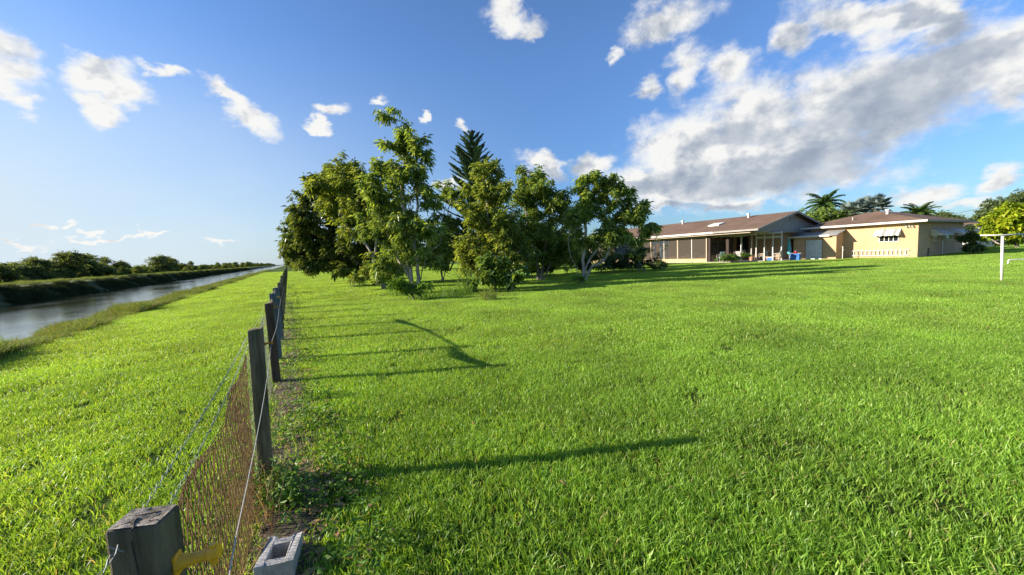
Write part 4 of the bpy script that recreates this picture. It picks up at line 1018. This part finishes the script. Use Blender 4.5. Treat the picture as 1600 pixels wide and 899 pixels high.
# ------------------------------------------------------------------ the long gabled house
hm = lroot('gabled_house', 'long tan house with a brown gabled roof and a screened porch', 'house')
GX0, GX1, GR, GZE, GZR, GY = -8.15, 4.95, -1.6, 2.86, 4.42, 8.0
MB().box(-2.9, 4.3, GY+.05, 30, -.1, 2.7).build('wall', M['stucco_tan'], hm)
def zs(x): return GZE+(GZR-GZE)*(1-abs(x-GR)/(GR-GX0))
gb = MB().prism([(GX0+.45, 2.62), (GX1-.45, 2.62), (GX1-.45, zs(GX1-.45)-.12), (GR, GZR-.12), (GX0+.45, zs(GX0+.45)-.12)], 'y', GY-.05, GY+.05).build('gable', M['gable'], hm)
gv = MB(); gv.box(GR-.28, GR+.28, GY-.09, GY-.052, 3.55, 3.95)
for i in range(5): gv.box(GR-.24, GR+.24, GY-.12, GY-.088, 3.58+i*.07, 3.60+i*.07)
gv.build('vent', M['gable'], gb)
rm_ = MB(); Y0, Y1, th = GY-.6, 30.5, .13
rm_.prism([(GX0, GZE), (GR, GZR), (GX1, GZE), (GX1, GZE-th), (GR, GZR-th), (GX0, GZE-th)], 'y', Y0, Y1)
ro = rm_.build('roof', M['roof'], hm)
rk = MB()
rk.prism([(GX0, GZE+.01), (GR, GZR+.01), (GX1, GZE+.01), (GX1, GZE-.17), (GR, GZR-.17), (GX0, GZE-.17)], 'y', Y0-.03, Y0-.002); rk.build('rake_board', M['gable'], ro)
MB().box(GX0-.11, GX0-.003, 11.3, Y1, GZE-.17, GZE+.0).build('gutter', M['white'], ro)
MB().box(GX0-.07, GX0-.003, Y0, 11.29, GZE-.15, GZE).build('fascia', M['gable'], ro)
MB().box(GX0+.03, -2.92, GY+.06, 30, 2.56, 2.62).build('porch_ceiling', M['soffit'], hm)
MB().box(-7.38, -7.22, GY+.06, 30, 2.36, 2.557).build('porch_beam', M['soffit'], hm)
sk = MB(); zsk = zs(-4.9)
sk.prism([(-5.4, zs(-5.4)+.005), (-4.4, zs(-4.4)+.005), (-4.4, zs(-4.4)+.12), (-5.4, zs(-5.4)+.12)], 'y', 12.5, 13.6); sk.build('skylight', M['white'], ro)
for y_, x_ in ((18.6, -2.4), (11.2, -2.6)):
    vv = MB(); vv.tube([(x_, y_, zs(x_)-.05), (x_, y_, zs(x_)+.34)], .09, 8); vv.tube([(x_, y_, zs(x_)+.28), (x_, y_, zs(x_)+.42)], .17, 8); vv.build('roof_vent', M['white'], ro)
MB().box(-7.6, -2.92, 9.2, 30, -.1, .10).build('floor_slab', M['slab'], hm)
lw_ = MB(); lw_.box(-7.5, -7.3, 12.35, 30, 0, .42); lw_.box(-7.3, -3.0, 12.35, 12.5, 0, .42); lw_.build('low_wall', M['stucco'], hm)
scn = MB(); scn.box(-7.42, -7.415, 12.45, 30, .42, 2.36); scn.box(-7.3, -3.0, 12.42, 12.425, .42, 2.56); scn.build('insect_screen', M['screen'], hm)
for y_ in (15.55, 18.9, 22.2, 25.5, 28.8): MB().box(-7.46, -7.36, y_-.06, y_+.06, .42, 2.36).build('post', M['soffit'], hm)
for y_ in (13.97, 17.2, 20.5, 23.8): MB().box(-7.45, -7.38, y_-.03, y_+.03, .42, 2.36).build('post', M['white'], hm)
MB().box(-7.52, -7.42, 12.33, 12.43, .0, 2.5).build('post', M['soffit'], hm)
MB().box(-7.52, -7.36, 12.0, 12.2, .0, 2.5).build('post', M['brownwood'], hm)['label'] = 'dark brown porch post'
MB().box(-7.0, -6.8, 10.55, 10.8, .1, 2.56).build('post', M['brownwood'], hm)['label'] = 'dark brown porch post'
for a, b in ((13.2, 14.9), (17.5, 19.3), (22, 24)): window(hm, 'x', a, b, .9, 2.0, 2).location = (-2.905, 0, 0)
dr = MB(); dr.box(-2.97, -2.9, 11.0, 11.12, .1, 2.3); dr.box(-2.97, -2.9, 12.0, 12.12, .1, 2.3); dr.box(-2.97, -2.9, 11.12, 12.0, 2.18, 2.3); dr.box(-2.95, -2.9, 11.12, 12.0, .1, 1.0); o = dr.build('door', M['brownwood'], hm)
MB().box(-2.93, -2.9, 11.13, 11.99, 1.0, 2.18).build('door_glass', M['glass'], o)
# ------------------------------------------------------------------ small patio roofs before the gable
pt = lroot('patio_cover', 'white edged flat patio roof on white posts between the gable and the lean-to', 'patio cover')
o = MB().box(-4.9, -.9, 7.2, 9.6, 2.50, 2.56).build('roof', M['lean_roof'], pt)
MB().box(-4.98, -4.902, 7.1, 9.62, 2.40, 2.58).build('fascia', M['white'], o)
vl = MB()
for i in range(9):
    y0 = 7.3+i*.24; vl.add([(-4.6, y0, 2.2), (-4.6, y0+.24, 2.2), (-4.6, y0+.24, 2.10), (-4.6, y0+.12, 1.99), (-4.6, y0, 2.10)], [(0, 1, 2, 3, 4)])
vl.box(-4.61, -4.59, 7.2, 9.5, 2.2, 2.24); vl.build('scalloped_trim', M['white'], pt)
for y_ in (7.3, 8.0, 8.7, 9.4): MB().box(-4.65, -4.57, y_-.035, y_+.035, .05, 2.45).build('post', M['white'], pt)
MB().box(-4.9, -1.2, 7.2, 9.7, -.1, .06).build('floor_slab', M['slab'], pt)
p2 = lroot('patio_cover', 'short white edged porch roof on one white post, left of the scalloped patio', 'patio cover')
o = MB().box(-5.6, -2.95, 9.75, 11.2, 2.44, 2.5).build('roof', M['lean_roof'], p2)
MB().box(-5.68, -5.602, 9.7, 11.25, 2.34, 2.52).build('fascia', M['white'], o)
MB().box(-5.55, -5.45, 10.2, 10.3, 0.1, 2.43).build('post', M['white'], p2)
MB().box(-4.5, -4.42, 9.85, 9.93, 0.1, 2.43).build('post', M['white'], p2)

# furniture, built once and copied
def chair(name, label, fab, x, y, rz, z=.10, hi=.9, arms=True):
    e = empty(name, A+L2W(x, y, z), RZ+R(rz), label, 'chair', 'chairs on the porch and patio')
    MB().box(-.24, .24, -.22, .24, .38, .42, .01).build('seat', fab, e)
    b = MB().box(-.24, .24, .0, .03, 0, hi-.40, .01).build('backrest', fab, e); b.location = (0, .22, .42); b.rotation_euler = (R(-14), 0, 0)
    for sx in (-1, 1):
        for sy in (-1, 1): MB().tube([(sx*.22, sy*.20, .38), (sx*.25, sy*.24, 0)], .016, 6).build('leg', M['white'], e)
        if arms: MB().tube([(sx*.26, -.22, .40), (sx*.27, -.20, .62), (sx*.27, .22, .64)], .018, 6).build('armrest', M['white'], e)
    return e
chair('patio_chair', 'pale green chair behind the screen, just left of the porch corner post', M['cyanpl'], -6.6, 12.95, 200)
chair('patio_chair', 'pale green high backed chair just right of the porch corner post', M['cyanpl'], -6.5, 11.6, 150)
chair('patio_chair', 'tan cushioned chair behind the screen, leftmost of the porch chairs', M['soffit'], -6.4, 15.0, 180)
chair('patio_chair', 'pale chair behind the screen between the tan chair and the round table', M['cyanpl'], -6.6, 14.2, 160)
chair('patio_chair', 'white plastic chair behind the round porch bush', M['white'], -6.0, 10.3, 120)
chair('patio_chair', 'grey chair behind the first white posts of the scalloped patio', M['lean_roof'], -4.2, 9.0, 170, .06)
chair('patio_chair', 'white plastic chair next to the blue cooler', M['white'], -4.9, 7.6, 200, .06)
tb = lroot('patio_table', 'small table among the chairs behind the porch screen', 'table'); tb.location = A+L2W(-6.0, 12.9, .1)
MB().tube([(0, 0, .70), (0, 0, .73)], .45, 20).build('tabletop', M['white'], tb)
for k in range(4): a = k*math.pi/2+.4; MB().tube([(.35*math.cos(a), .35*math.sin(a), .70), (.3*math.cos(a), .3*math.sin(a), 0)], .02, 6).build('leg', M['white'], tb)
bn = lroot('wooden_bench', 'brown bench along the porch right of the corner post', 'bench'); bn.location = A+L2W(-5.6, 10.9, .1)
MB().box(-.25, .25, -.6, .6, .40, .45, .01).build('seat', M['wood_brown'], bn); MB().box(.2, .25, -.6, .6, .5, .85, .01).build('backrest', M['wood_brown'], bn)
for sx in (-.2, .2):
    for sy in (-.5, .5): MB().box(sx-.03, sx+.03, sy-.03, sy+.03, 0, .85 if sx > 0 else .4).build('leg', M['wood_brown'], bn)
um = lroot('closed_umbrella', 'closed teal umbrella leaning by the lean-to corner', 'umbrella'); um.location = A+L2W(-3.3, 7.25, 0); um.rotation_euler = (R(-5), R(5), RZ)
cp = MB(); n_ = 12
for i, (z, rr) in enumerate(((.55, .10), (.7, .19), (1.1, .17), (1.6, .11), (2.0, .03))):
    for k in range(n_): a = 2*math.pi*k/n_; q = rr*(1 if k % 2 else .6); cp.v.append((q*math.cos(a), q*math.sin(a), z))
for i in range(4):
    for k in range(n_): cp.f.append((i*n_+k, i*n_+(k+1) % n_, (i+1)*n_+(k+1) % n_, (i+1)*n_+k)); cp.mi.append(0)
cp.build('canopy', M['teal'], um, smooth=True); MB().tube([(0, 0, 0), (0, 0, 2.1)], .02, 8).build('pole', M['white'], um)
def cooler(x, y, body, lid, label, s=1.0):
    e = empty('cooler', A+L2W(x, y, 0.0), RZ+R(8), label, 'cooler')
    MB().box(-.2*s, .2*s, -.3*s, .3*s, 0, .42*s, .03).build('body', body, e); MB().box(-.215*s, .215*s, -.315*s, .315*s, .423*s, .52*s, .03).build('lid', lid, e)
    hm_ = MB(); hm_.tube([(0, -.3*s, .36*s), (0, -.35*s, .55*s), (0, .35*s, .55*s), (0, .3*s, .36*s)], .015, 6); hm_.build('handle', M['white'], e)
cooler(-3.4, 6.75, M['blue'], M['blue'], 'blue cooler standing by the corner of the lean-to', 1.15)
cooler(-4.3, 8.35, M['blue'], M['white'], 'small blue cooler with white lid behind the patio posts', .7)
bk = lroot('bucket', 'red and white bucket standing on the blue cooler', 'bucket'); bk.location = A+L2W(-3.4, 6.75, .6)
MB().tube([(0, 0, 0), (0, 0, .22)], [.11, .14], 12).build('body', M['red'], bk); MB().tube([(0, 0, .222), (0, 0, .30)], [.145, .10], 12).build('lid', M['white'], bk)
pl = lroot('plant_pot', 'terracotta pot on the patio edge left of the scalloped patio', 'plant pot'); pl.location = A+L2W(-5.3, 9.45, .1)
MB().tube([(0, 0, 0), (0, 0, .30)], [.13, .20], 12).build('pot', M['terracotta'], pl); MB().tube([(0, 0, .30), (0, 0, .36)], [.225, .225], 12).build('rim', M['terracotta'], pl)
bq = lroot('barbecue', 'black kettle barbecue in the shade of the open porch', 'barbecue'); bq.location = A+L2W(-4.6, 10.5, .1)
bm_ = MB(); bm_.tube([(0, 0, .55), (0, 0, .62), (0, 0, .75), (0, 0, .9), (0, 0, 1.0)], [.12, .25, .31, .26, .08], 16); bm_.build('kettle', M['black'], bq, smooth=True)
for k in range(3): a = k*2.09; MB().tube([(.15*math.cos(a), .15*math.sin(a), .6), (.3*math.cos(a), .3*math.sin(a), 0)], .015, 6).build('leg', M['black'], bq)

# white trellis, grey lattice panel before the porch
c = at(1033, 421); tr_ = empty('garden_trellis', c, R(6), 'white T-shaped garden post with hanging rods before the screened porch', 'trellis')
MB().box(-.04, .04, -.04, .04, 0, 1.98).build('post', M['white'], tr_); MB().box(-.72, .68, -.05, .05, 1.98, 2.06).build('crossbar', M['white'], tr_)
for x_ in (-.52, .5): MB().tube([(x_, 0, .7), (x_, 0, 1.98)], .018, 6).build('rod', M['white'], tr_)
c = at(976, 422); lt = empty('lattice_panel', c, R(8), 'grey lattice panel behind the branches of the forked tree', 'lattice'); lb = MB()
for i in range(15): lb.box(-.85+i*.12, -.83+i*.12, -.01, .01, .6, 2.1)
for i in range(13): lb.box(-.87, .87, -.012, .012, .6+i*.12, .62+i*.12)
lb.build('lattice', M['lean_roof'], lt)
for x_ in (-.87, .83): MB().box(x_, x_+.05, -.03, .03, 0, 2.12).build('post', M['wood'], lt)

# clothes pole and low rail at the right
c = at(1565, 440); cp_ = empty('clothes_pole', c, 0, 'white T-shaped clothes pole standing alone on the lawn at the right', 'clothes pole')
top = atY(1566.5, 367, c.y)
MB().tube([(0, 0, -.1), (top.x-c.x, 0, 1.5)], .034, 10).build('pole', M['white'], cp_, smooth=True)
l0 = atY(1532, 368, c.y+.15); r0 = atY(1606, 365.5, c.y-.1)
MB().tube([l0-c, Vector((top.x-c.x, 0, 1.535)), r0-c], .024, 10).build('crossbar', M['white'], cp_, smooth=True)
hk_ = MB()
for f in (.12, .9): q = (l0-c).lerp(r0-c, f); hk_.tube([q+Vector((0, 0, -.03)), q+Vector((0, .0, -.09)), q+Vector((.03, 0, -.1))], .008, 5)
hk_.build('hook', M['galv'], cp_)
c = at(1575, 414); lo = empty('pipe_rail', c, R(-4), 'low white pipe rail on the grass right of the clothes pole', 'rail')
MB().tube([(0, 0, -.05), (0, 0, .20), (.03, 0, .235), (.09, 0, .245), (2.2, 0, .25), (2.26, 0, .235), (2.29, 0, .20), (2.29, 0, -.05)], .032, 8).build('pipe', M['white'], lo, smooth=True)

# neighbour: house, white board fence, chain link posts, power line
nb = at(1545, 386); nh = empty('neighbour_house', atY(1545, 372, 62), R(30), 'pale neighbour house with a brown roof behind the white board fence', 'house'); nh.location.z = 0
MB().box(-6, 6, 0, 8, 0, 2.9).build('wall', M['white'], nh)
rf = MB(); hip(rf, -6.6, 6.6, -.6, 8.6, 3.0, .3); o = rf.build('roof', M['roof'], nh); gt = MB(); gutter(gt, -6.6, 6.6, -.6, 8.6, 2.9, 3.0); gt.build('fascia', [M['white'], M['soffit']], o)
for a in (-4, 1.5): w_ = MB().box(a, a+1.4, -.03, .0, 1, 2.1).build('window', M['glass'], nh)
c0 = atY(1512, 384, 45); c0.z = 0
wf = empty('board_fence', c0, R(5), 'low white board fence beside the far end of the yellow wing', 'fence')
for i in range(4): MB().box(0, 3.6, -.02, .02, .12+i*.26, .32+i*.26).build('board', M['white'], wf)
for i in range(4): MB().box(i*1.2-.05, i*1.2+.05, .021, .12, 0, 1.2).build('post', M['white'], wf)
cf = empty('chain_link_fence', atY(1556, 375, 52), R(5), 'thin chain link fence at the right behind the yellow green tree', 'fence'); cf.location.z = 0
for i in range(9): MB().tube([(i*2.6, 0, 0), (i*2.6, 0, 1.25)], .035, 6).build('post', M['galv'], cf)
rr_ = MB(); rr_.tube([(0, 0, 1.22), (20.8, 0, 1.22)], .025, 5); rr_.tube([(0, 0, .6), (20.8, 0, .6)], .008, 4); rr_.build('rail', M['galv'], cf)
a_ = atY(1440, 341, 75); b_ = atY(1560, 320, 60); c_ = atY(1660, 308, 55)
pl_ = MB().tube([a_, a_.lerp(b_, .5)-Vector((0, 0, .25)), b_, b_.lerp(c_, .5)-Vector((0, 0, .2)), c_], .03, 4).build('power_line', M['black'], None)
tag(pl_, 'thin dark overhead power line behind the roofs', 'cable')
bo = MB().tube([atY(1549, 374, 38.5), atY(1556, 379, 38.3), atY(1566, 384, 38)+Vector((0, 0, 0))], [.05, .07, .08], 6).build('fallen_branch', M['bark_pale'], None)
tag(bo, 'pale bare branch leaning under the yellow green tree', 'branch')
